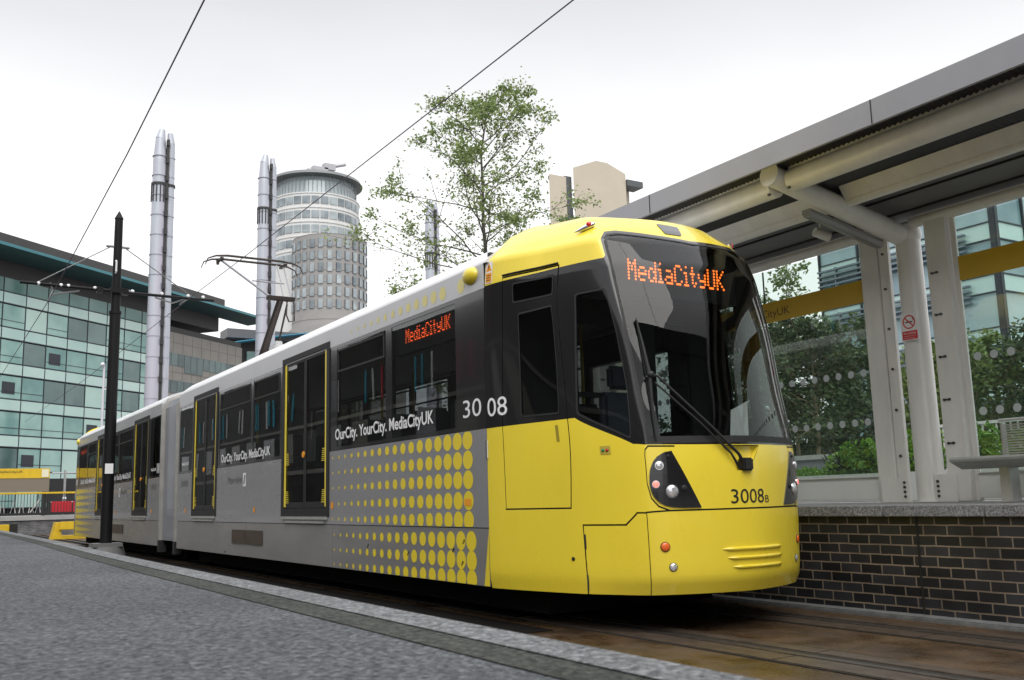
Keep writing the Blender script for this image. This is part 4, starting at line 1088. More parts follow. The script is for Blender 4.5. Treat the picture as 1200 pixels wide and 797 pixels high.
# --- low building with blue roof blades behind, and the round tower
lb=thing('low_dark_building','low dark building with blue roof blades behind the second chimney','building',(60,186,GZ))
m=MB(); m.box(49,76,182,205,GZ,31.2); m.build('wall',DKB,lb)
m=MB(); m.box(49,82,179,184,31.3,33.0); m.build('roof_storey',mat('grey_roof_storey',(.11,.11,.12),.5,0,.2,.2),lb)
m=MB(); m.prism([(0,0),(0,.35),(-3,.15),(-3,0)],lambda a,b:(49,180+a,29.9+b),lambda a,b:(58,180+a,31.6+b)); m.build('roof_blade',mat('blue_blade',(.07,.30,.45),.35,.2),lb)
m=MB(); m.prism([(0,0),(0,.35),(-3,.15),(-3,0)],lambda a,b:(56.5,179+a,31.3+b),lambda a,b:(70,179+a,33.6+b)); m.build('roof_blade',MATS['blue_blade'],lb)
m=MB(); m.box(53.5,62,181.4,182,20,29.2); m.build('window',VIS,lb)
tw=thing('round_tower','tall round tower with white banded floors, grey stone drum and flat disc roof','tower',(86,229,GZ))
TC=(85.2,231);R1=11.2
def drum(name,c,R,z0,z1,m_,n=72,R2=None):
    m=MB(); m.cyl((c[0],c[1],z0),(c[0],c[1],z1),R,R2 or R,n); return m.build(name,m_,tw,smooth=True)
TW=mat('tower_white',(.66,.66,.65),.5,0,.08,.3); TS=mat('tower_stone',(.31,.30,.29),.7,0,.12,.4,bump=.1); TG=glassmat('tower_glass',(.10,.13,.15),(.42,.47,.49),.1)
drum('white_drum',TC,R1,GZ,76.5,TW)
drum('crown_glazing',TC,R1-.7,76.5,81.0,mat('crown_glass',(.40,.46,.48),.12,.1,.25,.25,stretch=(1,1,.4)),72,R1-1.3)
m=MB()
for k in range(60):
    a=2*PI*k/60; m.box(TC[0]+math.cos(a)*(R1-.75)-.06,TC[0]+math.cos(a)*(R1-.75)+.06,TC[1]+math.sin(a)*(R1-.75)-.06,TC[1]+math.sin(a)*(R1-.75)+.06,76.5,81)
m.build('crown_mullion',mat('tower_mullion',(.25,.26,.27),.5),tw)
m=MB(); m.cyl((TC[0],TC[1],81.0),(TC[0],TC[1],81.3),R1-.9,R1+.9,72); m.cyl((TC[0],TC[1],81.3),(TC[0],TC[1],82.1),R1+.9,R1+.5,72); m.build('disc_roof',mat('disc_roof_grey',(.16,.17,.17),.5),tw,smooth=True)
SC=(84.6,219.0); R2=8.95
drum('stone_drum',SC,R2,GZ,63.4,TS)
m=MB()
for z in [63.4-2.95*k for k in range(22)]:
    m.cyl((SC[0],SC[1],z-.05),(SC[0],SC[1],z),R2+.06,R2+.06,72)
m.build('stone_joint',mat('tower_joint',(.17,.165,.16),.8),tw)
va=math.atan2(-SC[1],-SC[0])
wb_=lbox(tw,'window',TG,-.12,.22,-.56,.56,0,2.1); fw=True
lbox(wb_,'frame',MUL,-.14,.18,-.65,-.55,-.05,2.15)
for r in range(6):
    for k in range(-6,7):
        a=va+k*.235
        loc=(SC[0]-86+math.cos(a)*R2,SC[1]-229+math.sin(a)*R2,62.2-2.95*r-2.1+Z0)
        o=wb_ if fw else again(wb_,loc,tw,a); fw=False
        o.location=loc;o.rotation_euler=(0,0,a)
wc=lbox(tw,'window',TG,-.12,.16,-.95,.95,0,1.9); fw=True
va=math.atan2(-TC[1],-TC[0])
for r in range(5):
    for k in range(-6,7):
        if r==4 and k>-3: continue
        a=va+k*.2
        loc=(TC[0]-86+math.cos(a)*R1,TC[1]-229+math.sin(a)*R1,75.5-3.7*r-1.9+Z0)
        o=wc if fw else again(wc,loc,tw,a); fw=False
        o.location=loc;o.rotation_euler=(0,0,a)
m=MB(); 
for k in range(5): m.cyl((TC[0],TC[1],76.2-3.7*k),(TC[0],TC[1],76.5-3.7*k),R1+.18,R1+.18,72)
m.build('floor_band',TW,tw)
m=MB(); m.box(80.5,84.5,224,226,82.2,83.6); m.box(82,86,224,226,83.4,84.6); m.tube([(84,225,84.3),(91,225,86.6)],.45,8); m.tube([(79,225,82.6),(84,225,84.2)],.3,6); m.box(85,88,224,226,84.2,85.8)
m.build('roof_cradle',mat('cradle_grey',(.4,.4,.42),.5,.3),tw)
m=MB(); m.cyl((88,216,GZ),(88,216,40.5),14,14,64); m.build('podium',mat('podium_stone',(.33,.32,.31),.7,0,.1,.3),tw,smooth=True)
# --- beige tower at the right
BEI=mat('beige_cladding',(.50,.44,.35),.65,0,.08,.15)
bt=thing('beige_tower','pale beige apartment tower rising behind the platform canopy','tower',(160,215,GZ))
def sbox(m,x0,x1,y0,d,z0,z1,k=.78): m.prism([(x0,y0),(x1,y0),(x1+d*k,y0+d),(x0+d*k,y0+d)],lambda a,b:(a,b,z0),lambda a,b:(a,b,z1))
m=MB(); sbox(m,152.8,171.5,210,18,GZ,91.3); m.prism([(153,91.3),(171.5,91.3),(171.5,92.3),(165,94.6),(161,94.6)],lambda a,b:(a,210.02,b),lambda a,b:(a+11,225,b)); sbox(m,144.9,150.6,210.5,15,GZ,88.3); sbox(m,150.6,152.8,213,14,GZ,88.8); m.build('wall',BEI,bt)
m=MB(); m.box(150.55,152.85,211.0,216,GZ,88.8); m.box(145.2,150.6,210.6,211.4,86.9,88.0); m.box(171.6,177.5,209.5,214,88.8,90.6); m.build('dark_recess',mat('recess_grey',(.08,.085,.09),.4),bt)
m=MB(); sbox(m,171.6,176,214.2,12,GZ,90.2); m.build('rear_wing',BEI,bt)
for k in range(4):
    m=MB(); m.box(151.0,152.3,211.5,211.62,83.5-3.1*k,85.3-3.1*k); m.build('window',TG,bt)
# --- chimneys
LIL=mat('lilac_grey_metal',(.47,.42,.50),.4,.25,.10,.25,col2=(.40,.47,.50),stretch=(2,1,.1))
LIL2=mat('pale_blue_metal',(.50,.60,.62),.35,.4,.1,.6)
def chimney(x,y,top,r,label,ring,lo=0):
    t=thing('chimney',label,'chimney',(x,y,GZ),0,'tall lilac metal chimneys')
    h=top-GZ; xa,xb=x-r*.42,x+r*.55
    m=MB(); m.cyl((xa,y,GZ),(xa,y,top-3.4),r*.66,r*.60,28); m.cyl((xa,y,top-3.4),(xa,y,top-1.0),r*.60,r*.44,28); m.cyl((xa,y,top-1.0),(xa+r*.12,y,top),r*.44,r*.26,28); 
    m.mi=1
    for k in range(16):
        z=top-3-2.1*k
        if z>GZ: m.cyl((xa,y,z),(xa,y,z+.045),r*.672,n=28)
    m.build('main_flue',[LIL,mat('seam_lilac',(.33,.31,.37),.5)],t,smooth=True)
    m=MB(); m.cyl((xb,y+.15,GZ),(xb,y+.15,top-7),r*.46,r*.42,24); m.cyl((xb,y+.15,top-7),(xb,y+.15,top-1.4),r*.42,r*.36,24); m.cyl((xb,y+.15,top-1.4),(xb-r*.1,y+.15,top-.25),r*.36,r*.24,24); 
    m.mi=1
    for k in range(16):
        z=top-3-2.1*k
        if z>GZ: m.cyl((xb,y+.15,z),(xb,y+.15,z+.045),r*(.465 if z<top-7 else .43),n=24)
    m.build('side_flue',[LIL,MATS['seam_lilac']],t,smooth=True)
    m=MB(); m.box(x+r*.06,x+r*.30,y-r*.46,y-r*.20,GZ,top-1.2); m.build('service_strip',DKB,t)
    for k in range(14):
        z=top-1.5-1.9*k
        if z<lo: break
        m=MB(); m.box(x+r*.04,x+r*.30,y-r*.62,y-r*.47,z-.32,z+.32); m.build('light_box',DKB,t)
    m=MB(); m.cyl((xa,y,ring+.9),(xa,y,ring+1.15),r*.70,r*.70,28); m.cyl((xb,y+.15,ring+.9),(xb,y+.15,ring+1.15),r*.5,r*.5,24)
    for k in range(7):
        a=PI+PI*k/6; m.box(xa+math.cos(a)*r*.66-.05,xa+math.cos(a)*r*.66+.05,y+math.sin(a)*r*.66-.05,y+math.sin(a)*r*.66+.05,ring-.9,ring+.9)
    m.build('louvre_ring',DKB,t)
chimney(20.5,100,38.9,1.12,'tall lilac grey twin chimney at the left, in front of the glass office block',31.9)
chimney(34.6,110,41.8,1.14,'lilac grey twin chimney just left of the round tower, behind the pantograph',34.0)
chimney(56.8,110,39.2,1.05,'lilac grey chimney half hidden by the leafy tree behind the tram',31.0)
# --- glass office behind the shelter
VIS2=glassmat('blue_vision_glass',(.13,.23,.27),(.40,.53,.56)); SPA2=glassmat('pale_spandrel_glass',(.42,.60,.58),(.55,.70,.67),.12)
go=thing('corner_office_building','blue glass office block with louvre bands seen through the shelter glass','building',(66,39,GZ))
lbox(go,'core',DKB,.5,40,.5,15.6,0,27.5)
def wallset(n,B_,fx,name):
    w=lbox(go,'window',VIS2,*fx(0,B_-.2,.05),0,2.5); s=lbox(go,'spandrel_panel',SPA2,*fx(0,B_-.2,0.),0,1.28)
    f1=True
    for f in range(7):
        for k in range(n):
            d=fx(B_*k+.1,B_*k+.1,0)
            for o,z in ((w,3.9*f+.7),(s,3.9*f+3.25)):
                loc=(d[0] if fx is FX else 0, d[2] if fx is FY else 0, z)
                if f1: o.location=loc
                else: again(o,loc,go)
            f1=False
FX=lambda a,b,i:(a,b,-.0+i,.4); FY=lambda a,b,i:(0+i,.4,a,b)
wallset(6,3.7,FX,'s'); wallset(4,4.0,FY,'w')
m=MB();m.local=True
for k in range(7): m.box(3.7*k-.07,3.7*k+.07,-.14,.4,0,27.4)
for k in range(5): m.box(-.14,.4,4.0*k-.07+(.0),4.0*k+.07,0,27.4)
for f in range(7):
    for z in (3.9*f+.6,3.9*f+3.2): m.box(0,24,-.08,.4,z,z+.09); m.box(-.08,.4,0,16,z,z+.09)
m.build('mullion_grid',MUL,go)
for f in range(6):
    m=MB();m.local=True
    for j in range(4): m.box(-.55,-.16,2.2,15.9,3.9*f+2.6+.42*j,3.9*f+2.74+.42*j)
    for yy in (5.9,10,14): m.box(-.5,-.16,yy,yy+.12,3.9*f+2.4,3.9*f+4.1)
    m.build('louvre',mat('louvre_blue_grey',(.17,.21,.25),.4,.4),go)
# --- office that the tram windows mirror (out of the picture on the left)
ro=thing('dark_studio_building','dark studio building with coloured fins facing the side windows of the tram','building',(-25,60,GZ))
m=MB(); m.box(-40,-25,-22,150,GZ,14.0)
for k in range(9): m.box(-40,-26,20+14*k,29+14*k,14.0,14.4+.35*(k%3))
m.build('wall',mat('studio_wall',(.05,.045,.042),.6,0,.6,.15),ro)
m=MB(); m.box(-25.3,-24.9,-22,150,3.0,3.4); m.box(-25.3,-24.9,-22,150,7.6,7.9); m.build('string_course',mat('studio_band',(.3,.28,.25),.6),ro)
fc=[mat('fin_magenta',(.70,.02,.12),.5),mat('fin_cyan',(.05,.45,.6),.5),mat('fin_white',(.8,.8,.8),.5)]
rr=random.Random(3); y=30
while y<148:
    for j in range(rr.choice((1,2,3))):
        z0=8.4+rr.random()*.3
        m=MB(); m.box(-25,-24.9,y,y+.17,z0,11.4); m.build('fin',fc[rr.randrange(3)],ro); y+=.55+rr.random()*1.5
    y+=2+rr.random()*3
for k in range(20):
    m=MB(); m.box(-25.05,-24.97,20+6.4*k,23.4+6.4*k,4.2,7.2); m.build('window',mat('studio_window_%d'%(k%3),((.25,.24,.2),(.4,.4,.4),(.10,.10,.1))[k%3],.3),ro)
rbk=thing('reflection_blocker','unseen dark block added to darken the reflections in the front of the tram','building',(14,-34,GZ))  # unseen block behind the camera, added to darken windscreen reflections
m=MB(); m.box(-5,45,-48,-34,GZ,26)
for k in range(7): m.box(-5.1,45.1,-34.25,-33.9,1+3.6*k,1.5+3.6*k)
m.build('wall',mat('blocker_dark_wall',(.035,.037,.04),.5,0,.4,.2),rbk)
# ================================================================== left background
YLW=mat('buffer_yellow',(.72,.48,.02),.5,0,.15,6)
rw=thing('end_wall','grey brick retaining wall with pale coping at the end of the tracks','wall',(4,50,GZ))
m=MB(); m.box(-6,14,50,50.4,GZ-.05,-.40); m.build('brickwork',brick_mat('grey_brick',(.10,.10,.105),(.16,.16,.165),(.26,.26,.26),axis='X',rough=.7),rw)
m=MB(); m.box(-6,14,49.93,50.5,-.40,-.20,.01); m.build('coping',mat('pale_coping',(.36,.36,.35),.7,0,.2,2),rw)
hsheet('upper_pavement',-6,60,50.5,115,-.22,PAV)
fn=thing('railing','dark railing with thin uprights and a yellow handrail along the end wall','railing',(4,50.2,-.2))
m=MB(); 
x=-1.0
while x<14: m.box(x-.012,x+.012,50.19,50.21,-.12,.80); x+=.13
m.build('upright',DKG,fn)
m=MB()
for k in range(8): x=-1+2.15*k; m.box(x-.05,x+.05,50.15,50.25,-.2,.84)
m.box(-1,14,50.14,50.26,-.17,-.05); m.build('post',BLKM,fn)
m=MB(); m.box(-1,14,50.12,50.28,.80,.885,.01); m.build('handrail',YLW,fn)
ss=thing('station_name_board','yellow topped station name board behind the railing at the far left','sign',(3.5,51.5,-.2))
m=MB(); m.box(.2,5.75,51.5,51.62,.93,1.57); m.build('lower_panel',mat('board_grey_brown',(.20,.17,.13),.6),ss)
m=MB(); m.box(.2,5.75,51.48,51.64,1.572,2.03); m.build('upper_panel',YLW,ss)
m=MB(); m.box(5.40,5.70,51.465,51.478,1.62,1.98); m.build('corner_plate',mat('board_cream',(.75,.72,.55),.6),ss)
m=MB(); add_text(m,'MediaCityUK',lambda a,b:(3.5+1.1*a,51.47,1.83+.11*b),.01); m.build('lettering',mat('board_lettering',(.12,.09,.02),.6),ss)
for x in (.6,3.2,5.5): 
    m=MB(); m.box(x-.05,x+.05,51.53,51.6,-.2,.93); m.build('leg',DKG,ss)
hb=thing('hoarding','black hoarding panels behind the railing beside the name board','hoarding',(8,54,-.2))
m=MB(); m.box(5.95,8.2,54,54.1,.45,1.62); m.box(8.26,12,54,54.1,.45,1.62); m.box(5.95,12,54.02,54.08,-.2,.44); m.build('panel',mat('hoarding_black',(.02,.022,.025),.5,0,.4,.7),hb)
rb=thing('red_barrier','row of red plastic barrier boards behind the railing','barrier',(7,51.2,-.2))
for k in range(3):
    m=MB(); x=5.85+.95*k
    m.box(x,x+.9,51.2,51.28,-.1,.45,.02)
    for j in range(5): m.box(x+.08+.17*j,x+.13+.17*j,51.17,51.2,-.05,.40)
    m.build('board',mat('barrier_red',(.55,.02,.035),.5),rb)
gf=thing('tubular_frame','grey tubular steel frame standing behind the railing','frame',(6.5,52,-.2))
m=MB(); m.cyl((6.48,51.9,-.2),(6.48,51.9,1.95),.055); m.cyl((5.9,51.9,1.83),(9,51.9,1.83),.03); m.cyl((5.9,51.9,.42),(9,51.9,.42),.03); m.cyl((6.48,51.85,.5),(6.48,51.75,.62),.09); m.build('tube',mat('galvanised',(.40,.41,.42),.4,.5),gf,smooth=True)
wm=mat('white_tube',(.65,.65,.63),.5)
for i,x in enumerate((3.75,4.2,4.55,4.95,5.25)):
    m=MB(); z=.55
    m.tube([(x-.12,50.8,-.18),(x,50.8,z),(x+.12,50.8,-.18)],.03,6)
    if i==3: m.tube([(x-.1,50.8,-.15),(x+.35,50.8,z)],.03,6)
    m.build('cycle_stand',wm,label='white tubular stand behind the railing, %s from the left of the row'%('first','second','third','fourth','fifth')[i],cat='cycle stand',group='white stands behind the railing')
def buffer(x,y,label):
    t=thing('buffer_stop',label,'buffer stop',(x,y,GZ),0,'yellow buffer stops at the track ends')
    m=MB(); m.prism([(-.10,.62),(.16,.62),(.20,.25),(.30,0),(-.34,0),(-.22,.30)],lambda a,b:(x-.55+a*.6,y-.1,GZ+b),lambda a,b:(x-.55+a*.6,y+.7,GZ+b)); m.build('upright',YLW,t)
    m=MB(); m.box(x-.50,x+.18,y-.22,y-.02,GZ+.34,GZ+.64,.02); m.build('beam',YLW,t)
    m=MB(); m.box(x+.19,x+.42,y-.24,y-.02,GZ+.32,GZ+.66,.02); m.build('buffer_pad',BLKM,t)
    m=MB(); m.box(x-.45,x+.9,y-.05,y+.6,GZ,GZ+.13); m.build('base',YLW,t)
buffer(5.35,39.8,'yellow buffer stop with a black pad just behind the tram')
buffer(2.72,36.2,'yellow buffer stop at the far left edge, against the end wall')
lp=thing('camera_pole','thin pale pole with a camera dome beside the black mast','pole',(9.3,60,-.2))
m=MB(); m.cyl((9.3,60,-.2),(9.3,60,8.3),.085,.06,12); m.build('pole',mat('pale_pole',(.62,.62,.66),.4,.2),lp,smooth=True)
m=MB(); m.sphere((9.75,59.9,6.75),.17,12,8); m.box(9.3,9.75,59.95,60.0,6.9,6.98); m.sphere((9.2,59.9,8.35),.14,10,6); m.build('camera_dome',mat('pale_pole',(0,0,0)),lp,smooth=True)
# ================================================================== trees and planting
def leafmat(name,c1,c2):
    m=bpy.data.materials.new(name);m.use_nodes=True;nt=m.node_tree;N=nt.nodes;L=nt.links;b=N['Principled BSDF'];b.inputs['Roughness'].default_value=.55
    g=N.new('ShaderNodeNewGeometry');mx=N.new('ShaderNodeMix');mx.data_type='RGBA';mx.inputs[6].default_value=(*c1,1);mx.inputs[7].default_value=(*c2,1)
    L.new(g.outputs['Random Per Island'],mx.inputs[0]);L.new(mx.outputs[2],b.inputs['Base Color'])
    t=N.new('ShaderNodeBsdfTranslucent');L.new(mx.outputs[2],t.inputs[0]);ms_=N.new('ShaderNodeMixShader');ms_.inputs[0].default_value=.3
    L.new(b.outputs[0],ms_.inputs[1]);L.new(t.outputs[0],ms_.inputs[2]);L.new(ms_.outputs[0],N['Material Output'].inputs['Surface']);MATS[name]=m;return m
LFA=leafmat('airy_leaf',(.12,.18,.05),(.30,.38,.13)); LF1=leafmat('spring_leaf',(.08,.13,.03),(.20,.28,.08)); LF2=leafmat('dark_leaf',(.022,.04,.016),(.09,.135,.05)); LF3=leafmat('bright_leaf',(.07,.18,.015),(.20,.36,.05)); LF4=leafmat('purple_leaf',(.03,.02,.025),(.07,.05,.06))
BRK=mat('bark',(.10,.09,.075),.85,0,.4,8); BRKP=mat('pale_bark',(.30,.25,.16),.8,0,.4,10)
def leaf(mb,p,r,rng,el=1.6):
    d=Vector((rng.gauss(0,1),rng.gauss(0,1),rng.gauss(0,.7))).normalized(); s=d.orthogonal().normalized()
    s=(Matrix.Rotation(rng.uniform(0,6.28),3,d)@s); a=d*r*el/2; b=s*r*.45
    c=d.cross(s)*r*.12
    mb.mesh([p-a,p+b+c,p+a,p-b+c],[(0,1,2),(0,2,3)])
def tree(label,x,y,z0,h,cr,seed,leaves,lr,leafm,barkm,trunk_r=.09,first=.28,name='tree',group=None,droop=0.,nb=26,cone=1.):
    rng=random.Random(seed); t=thing(name,label,'tree',(x,y,z0),0,group)
    wood=MB(); tips=[]
    pts=[Vector((x,y,z0))]; n=12
    for k in range(1,n+1): pts.append(Vector((x+rng.gauss(0,.02*h/8)*k*.35,y+rng.gauss(0,.02*h/8)*k*.35,z0+h*.97*k/n)))
    wood.tube(pts,[trunk_r*(1-.9*k/n)+.004 for k in range(n+1)],8)
    def at(f):
        q=f*n;i=min(n-1,int(q));return pts[i].lerp(pts[i+1],q-i)
    for b in range(nb):
        f=first+(.96-first)*(b+rng.random()*.6)/nb
        a=b*2.4+rng.gauss(0,.4); up=rng.uniform(.35,.9)
        prof_=math.sin(PI*min(1,(f-first)/(1-first)*.86+.16))**.7*cone
        L_=cr*prof_*rng.uniform(.65,1.12)
        p=at(f);d=Vector((math.cos(a),math.sin(a),up)).normalized();br=[p]
        for k in range(7):
            d=(d+Vector((rng.gauss(0,.13),rng.gauss(0,.13),rng.gauss(0,.10)-droop))).normalized();p=p+d*L_/7;br.append(p)
        wood.tube(br,[max(.006,trunk_r*.34*(1-f*.5)*(1-k/7.5)) for k in range(8)],5)
        for s in range(9):
            q=1+rng.random()*6;i=min(6,int(q));p=br[i].lerp(br[i+1] if i<7 else br[i],q-i)
            d2=(d+Vector((rng.gauss(0,.8),rng.gauss(0,.8),rng.gauss(0,.5)))).normalized();sb=[p]
            l2=L_*rng.uniform(.14,.42)
            for k in range(3): d2=(d2+Vector((rng.gauss(0,.2),rng.gauss(0,.2),rng.gauss(0,.15)))).normalized();p=p+d2*l2/3;sb.append(p)
            wood.tube(sb,[.010,.007,.005,.003],4)
            tips+=sb[1:]+[br[7]]
    wood.build('trunk',barkm,t,smooth=True)
    cr_=MB()
    for k in range(leaves):
        p=tips[rng.randrange(len(tips))]; s=lr*(1.3 if cone<1.09 or leaves<14000 else 1.9)
        leaf(cr_,p+Vector((rng.gauss(0,s),rng.gauss(0,s),rng.gauss(0,s*.8))),lr*rng.uniform(.6,1.3),rng)
    cr_.build('crown',leafm,t,fix=False)
    return t
tree('slender young tree with open leafy crown rising behind the tram roof',12.9,22,PZ,11.8,3.1,41,19000,.062,LFA,BRK,.10,.20,nb=54,cone=1.1)
tree('leafy tree top just showing between the tram roof and the beige tower',22.4,31,PZ,12.2,2.0,5,1800,.10,LF1,BRK,.10,.4,nb=18)
tree('small tree crown just showing over the far silver roof of the tram',17.3,41,PZ,8.6,1.4,6,1000,.11,LF1,BRK,.08,.4,nb=14)
GT='trees behind the shelter glass'
tree('dark leafy tree with two pale stems behind the left glass screen',17.6,15.1,PZ,4.1,1.75,21,7000,.085,LF2,BRKP,.06,.26,group=GT,nb=34,cone=1.1)
tree('dark pale-stemmed tree behind the glass screen, next to the tram front',17.2,17.2,PZ,4.3,2.0,22,6500,.085,LF2,BRKP,.06,.22,group=GT,nb=32,cone=1.1)
tree('dense dark tree far behind the left glass screen',22.5,20.8,PZ,4.9,2.2,31,9000,.10,LF2,BRK,.07,.15,group=GT,nb=30,cone=1.15)
tree('dense dark tree farther back beside the office block',24.5,20.0,PZ,4.7,2.0,32,8000,.10,LF2,BRK,.07,.15,group=GT,nb=30,cone=1.15)
tree('thin tall tree whose tip shows above the amber band',18.6,16.6,PZ,6.2,1.1,23,1300,.08,LF1,BRKP,.05,.35,group=GT,nb=20)
tree('green tree behind the right glass screen, nearest the round column',19.6,12.6,PZ,3.1,1.7,24,7000,.085,LF1,BRKP,.06,.2,group=GT,nb=30,cone=1.1)
tree('dark green tree at the right edge, above the bench',20.2,10.6,PZ,2.9,2.1,25,8000,.085,LF2,BRKP,.06,.2,group=GT,nb=32,cone=1.15)
tree('tree between the round column and the flat post',21.0,14.2,PZ,3.4,1.4,26,5000,.085,LF1,BRKP,.06,.2,group=GT,nb=26,cone=1.1)
hb_=thing('hedge','dark green hedge behind the young trees beyond the shelter','hedge',(25,22,PZ))
rng_=random.Random(5); f_=MB()
for k in range(26000):
    u=rng_.random(); y_=6+36*u; x_=27+rng_.gauss(0,.55)
    hh=1.5+.5*math.sin(y_*.9)+.6*math.sin(y_*2.3+1); leaf(f_,Vector((x_,y_,PZ+hh*rng_.random()**.75)),.17*rng_.uniform(.6,1.3),rng_)
f_.build('foliage',LF2,hb_,fix=False)
m=MB()
for k in range(60): m.tube([(27+rng_.gauss(0,.2),6+.6*k,PZ),(27+rng_.gauss(0,.3),6+.6*k+rng_.gauss(0,.2),PZ+2.2)],[.05,.02],5)
m.box(26.9,27.1,6,42,PZ,PZ+1.6)
m.build('stem',BRK,hb_)
def bush(label,x,y,z,rx,rz,n,lr,m_,seed,name='shrub',ry=None,spiky=False):
    rng=random.Random(seed); t=thing(name,label,'plant',(x,y,z),0,'plants in the planter behind the shelter')
    f=MB(); st=MB(); ry=ry or rx
    if spiky:
        for k in range(n):
            a=rng.uniform(0,6.28);l=rng.uniform(.6,1.1)*rz;b=rng.uniform(.2,.7)
            p=Vector((x,y,z));pts=[p+Vector((math.cos(a)*b*l*q,math.sin(a)*b*l*q,l*q*(1.15-.5*q*b))) for q in (0,.33,.66,1)]
            f.tube(pts,[.014,.016,.011,.003],4)
    else:
        for k in range(n):
            a=rng.uniform(0,6.28);u=rng.random()**.5;h=rng.random()**.7
            w_=math.sqrt(max(0,1-(h*.9)**2))
            lump=1+.22*math.sin(a*3+seed)+.15*math.sin(a*5+h*7)
            leaf(f,Vector((x+math.cos(a)*u*rx*w_*lump,y+math.sin(a)*u*ry*w_*lump,z+h*rz*lump)),lr*rng.uniform(.6,1.3),rng,1.8)
    for k in range(6):
        a=k*1.05; st.tube([(x,y,z-.05),(x+math.cos(a)*rx*.4,y+math.sin(a)*ry*.4,z+rz*.6)],.006,4)
    f.build('foliage',m_,t,fix=False); st.build('stem',BRK,t)
pl=thing('planter','long low planter with a pale edge behind the shelter screens','planter',(10.8,8,PZ))
m=MB(); m.box(10.3,10.38,1,16,PZ,.20); m.box(11.5,11.58,1,16,PZ,.20); m.build('wall',CRMW,pl)
m=MB(); m.box(10.38,11.5,1,16,PZ,.14); m.build('soil',mat('soil',(.05,.035,.022),.9,0,.4,10),pl)
bush('bright green rounded shrub beside the left flat post',10.9,8.62,.14,.40,.40,1500,.055,LF3,1)
bush('low bright shrub in the planter nearest the tram front',10.9,9.65,.10,.50,.17,1100,.045,LF3,2)
bush('low green shrub left of the spiky plant',10.9,9.15,.10,.30,.15,600,.045,LF3,3)
bush('shrub hidden behind the tram front edge',10.9,10.5,.10,.45,.18,800,.05,LF3,4)
bush('yellow green shrub seen between the round column and flat post',10.9,7.75,.14,.42,.46,1100,.05,LF3,5)
bush('yellow green shrub seen just left of the bench back',10.9,7.0,.14,.40,.50,1100,.05,LF3,6)
bush('green shrub behind the bench back',10.9,6.2,.14,.45,.42,1100,.05,LF3,7)
bush('dark purple spiky plant between the green shrubs',10.85,9.05,.14,.3,.42,26,.05,LF4,8,name='spiky_plant',spiky=True)
bush('small dark spiky plant beside the bright rounded shrub',10.75,8.80,.14,.3,.40,18,.05,LF4,9,name='spiky_plant',spiky=True)
lw=thing('low_wall','low grey wall with a pale top behind the planter','wall',(13.1,10,PZ))
m=MB(); m.box(13,13.25,2,20,PZ,.52); m.build('wall',mat('low_wall_grey',(.17,.18,.20),.7,0,.2,2),lw)
m=MB(); m.box(12.96,13.3,2,20,.522,.60); m.build('coping',mat('pale_coping',(0,0,0)),lw)
wr=thing('white_railing','white upright railing behind the bench','railing',(12.4,7.5,PZ))
m=MB()
for k in range(26): m.box(12.39,12.41,6.2+.10*k,6.215+.10*k,PZ,.86)
m.box(12.38,12.42,6.15,8.85,.84,.88); m.build('uprights',wm,wr)
# ================================================================== light, sky, camera
wd_=bpy.data.worlds.new('World'); scn.world=wd_; wd_.use_nodes=True; nt=wd_.node_tree; N=nt.nodes;L=nt.links
bg=N['Background']
EL,ROT=math.radians(52),math.radians(200)
sky=N.new('ShaderNodeTexSky'); sky.sky_type='NISHITA'; sky.sun_disc=False; sky.sun_elevation=EL; sky.sun_rotation=ROT; sky.air_density=1; sky.dust_density=4
hs=N.new('ShaderNodeHueSaturation'); hs.inputs['Saturation'].default_value=.25; L.new(sky.outputs[0],hs.inputs['Color'])
tc=N.new('ShaderNodeTexCoord'); sp=N.new('ShaderNodeSeparateXYZ'); L.new(tc.outputs['Generated'],sp.inputs[0])
cr=N.new('ShaderNodeValToRGB'); E_=cr.color_ramp.elements
E_[0].position=0;E_[0].color=(.80,.81,.83,1);E_[1].position=1;E_[1].color=(1.45,1.46,1.50,1)
for p,c in ((.20,(.84,.84,.85)),(.31,(.80,.803,.812)),(.40,(.64,.644,.656)),(.48,(.51,.513,.53)),(.62,(.80,.805,.83))):
    e=E_.new(p); e.color=(*c,1)
nz=N.new('ShaderNodeTexNoise'); nz.inputs['Scale'].default_value=2.2; nz.inputs['Detail'].default_value=5; mp=N.new('ShaderNodeMapping'); mp.inputs['Scale'].default_value=(1,1,3); L.new(tc.outputs['Generated'],mp.inputs['Vector']); L.new(mp.outputs[0],nz.inputs['Vector'])
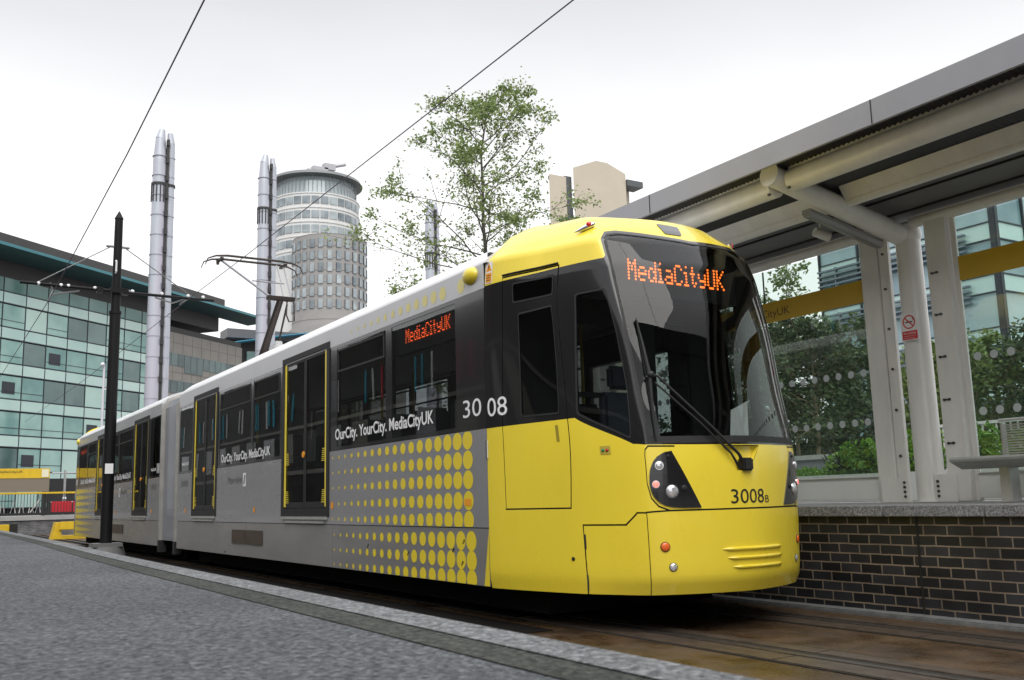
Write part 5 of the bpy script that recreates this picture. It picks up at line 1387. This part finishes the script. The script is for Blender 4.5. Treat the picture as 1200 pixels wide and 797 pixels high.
ma=N.new('ShaderNodeMath');ma.operation='MULTIPLY_ADD';L.new(nz.outputs['Fac'],ma.inputs[0]);ma.inputs[1].default_value=.10;L.new(sp.outputs['Z'],ma.inputs[2])
mb_=N.new('ShaderNodeMath');mb_.operation='SUBTRACT';L.new(ma.outputs[0],mb_.inputs[0]);mb_.inputs[1].default_value=.05;L.new(mb_.outputs[0],cr.inputs[0])
sc_=N.new('ShaderNodeVectorMath');sc_.operation='SCALE';sc_.inputs['Scale'].default_value=10.*1.02;L.new(cr.outputs[0],sc_.inputs[0])
s2=N.new('ShaderNodeVectorMath');s2.operation='SCALE';s2.inputs['Scale'].default_value=.08;L.new(hs.outputs[0],s2.inputs[0])
ad=N.new('ShaderNodeVectorMath');ad.operation='ADD';L.new(sc_.outputs[0],ad.inputs[0]);L.new(s2.outputs[0],ad.inputs[1])
L.new(ad.outputs[0],bg.inputs['Color']); bg.inputs['Strength'].default_value=.1
sl_=bpy.data.lights.new('sun','SUN'); sl_.energy=1.5; sl_.angle=math.radians(55); sl_.color=(1,.97,.93)
so=bpy.data.objects.new('sun',sl_); COL.objects.link(so)
# nishita: rotation measured from +Y clockwise
sd=Vector((math.sin(ROT)*math.cos(EL),math.cos(ROT)*math.cos(EL),math.sin(EL)))
so.rotation_euler=sd.to_track_quat('Z','Y').to_euler()
cam=bpy.data.cameras.new('camera'); co=bpy.data.objects.new('camera',cam); COL.objects.link(co); scn.camera=co
cam.sensor_width=36; cam.lens=1130/1200*36; cam.clip_end=3000; cam.clip_start=.05
cam.dof.use_dof=True; cam.dof.focus_distance=9.; cam.dof.aperture_fstop=15
R=Matrix(((0.8501768,-0.06363419,-0.52263763,0),(-0.52585019,-0.15182998,-0.8369165,0),(-0.02609556,0.98635609,-0.16254438,0),(0,0,0,1)))
co.matrix_world=R
scn.view_settings.view_transform='Standard'; scn.view_settings.look='None'; scn.view_settings.gamma=1; scn.view_settings.exposure=.5
scn.render.engine='CYCLES'; scn.cycles.max_bounces=8; scn.cycles.transparent_max_bounces=16; scn.cycles.use_denoising=True
scn.cycles.sample_clamp_indirect=6
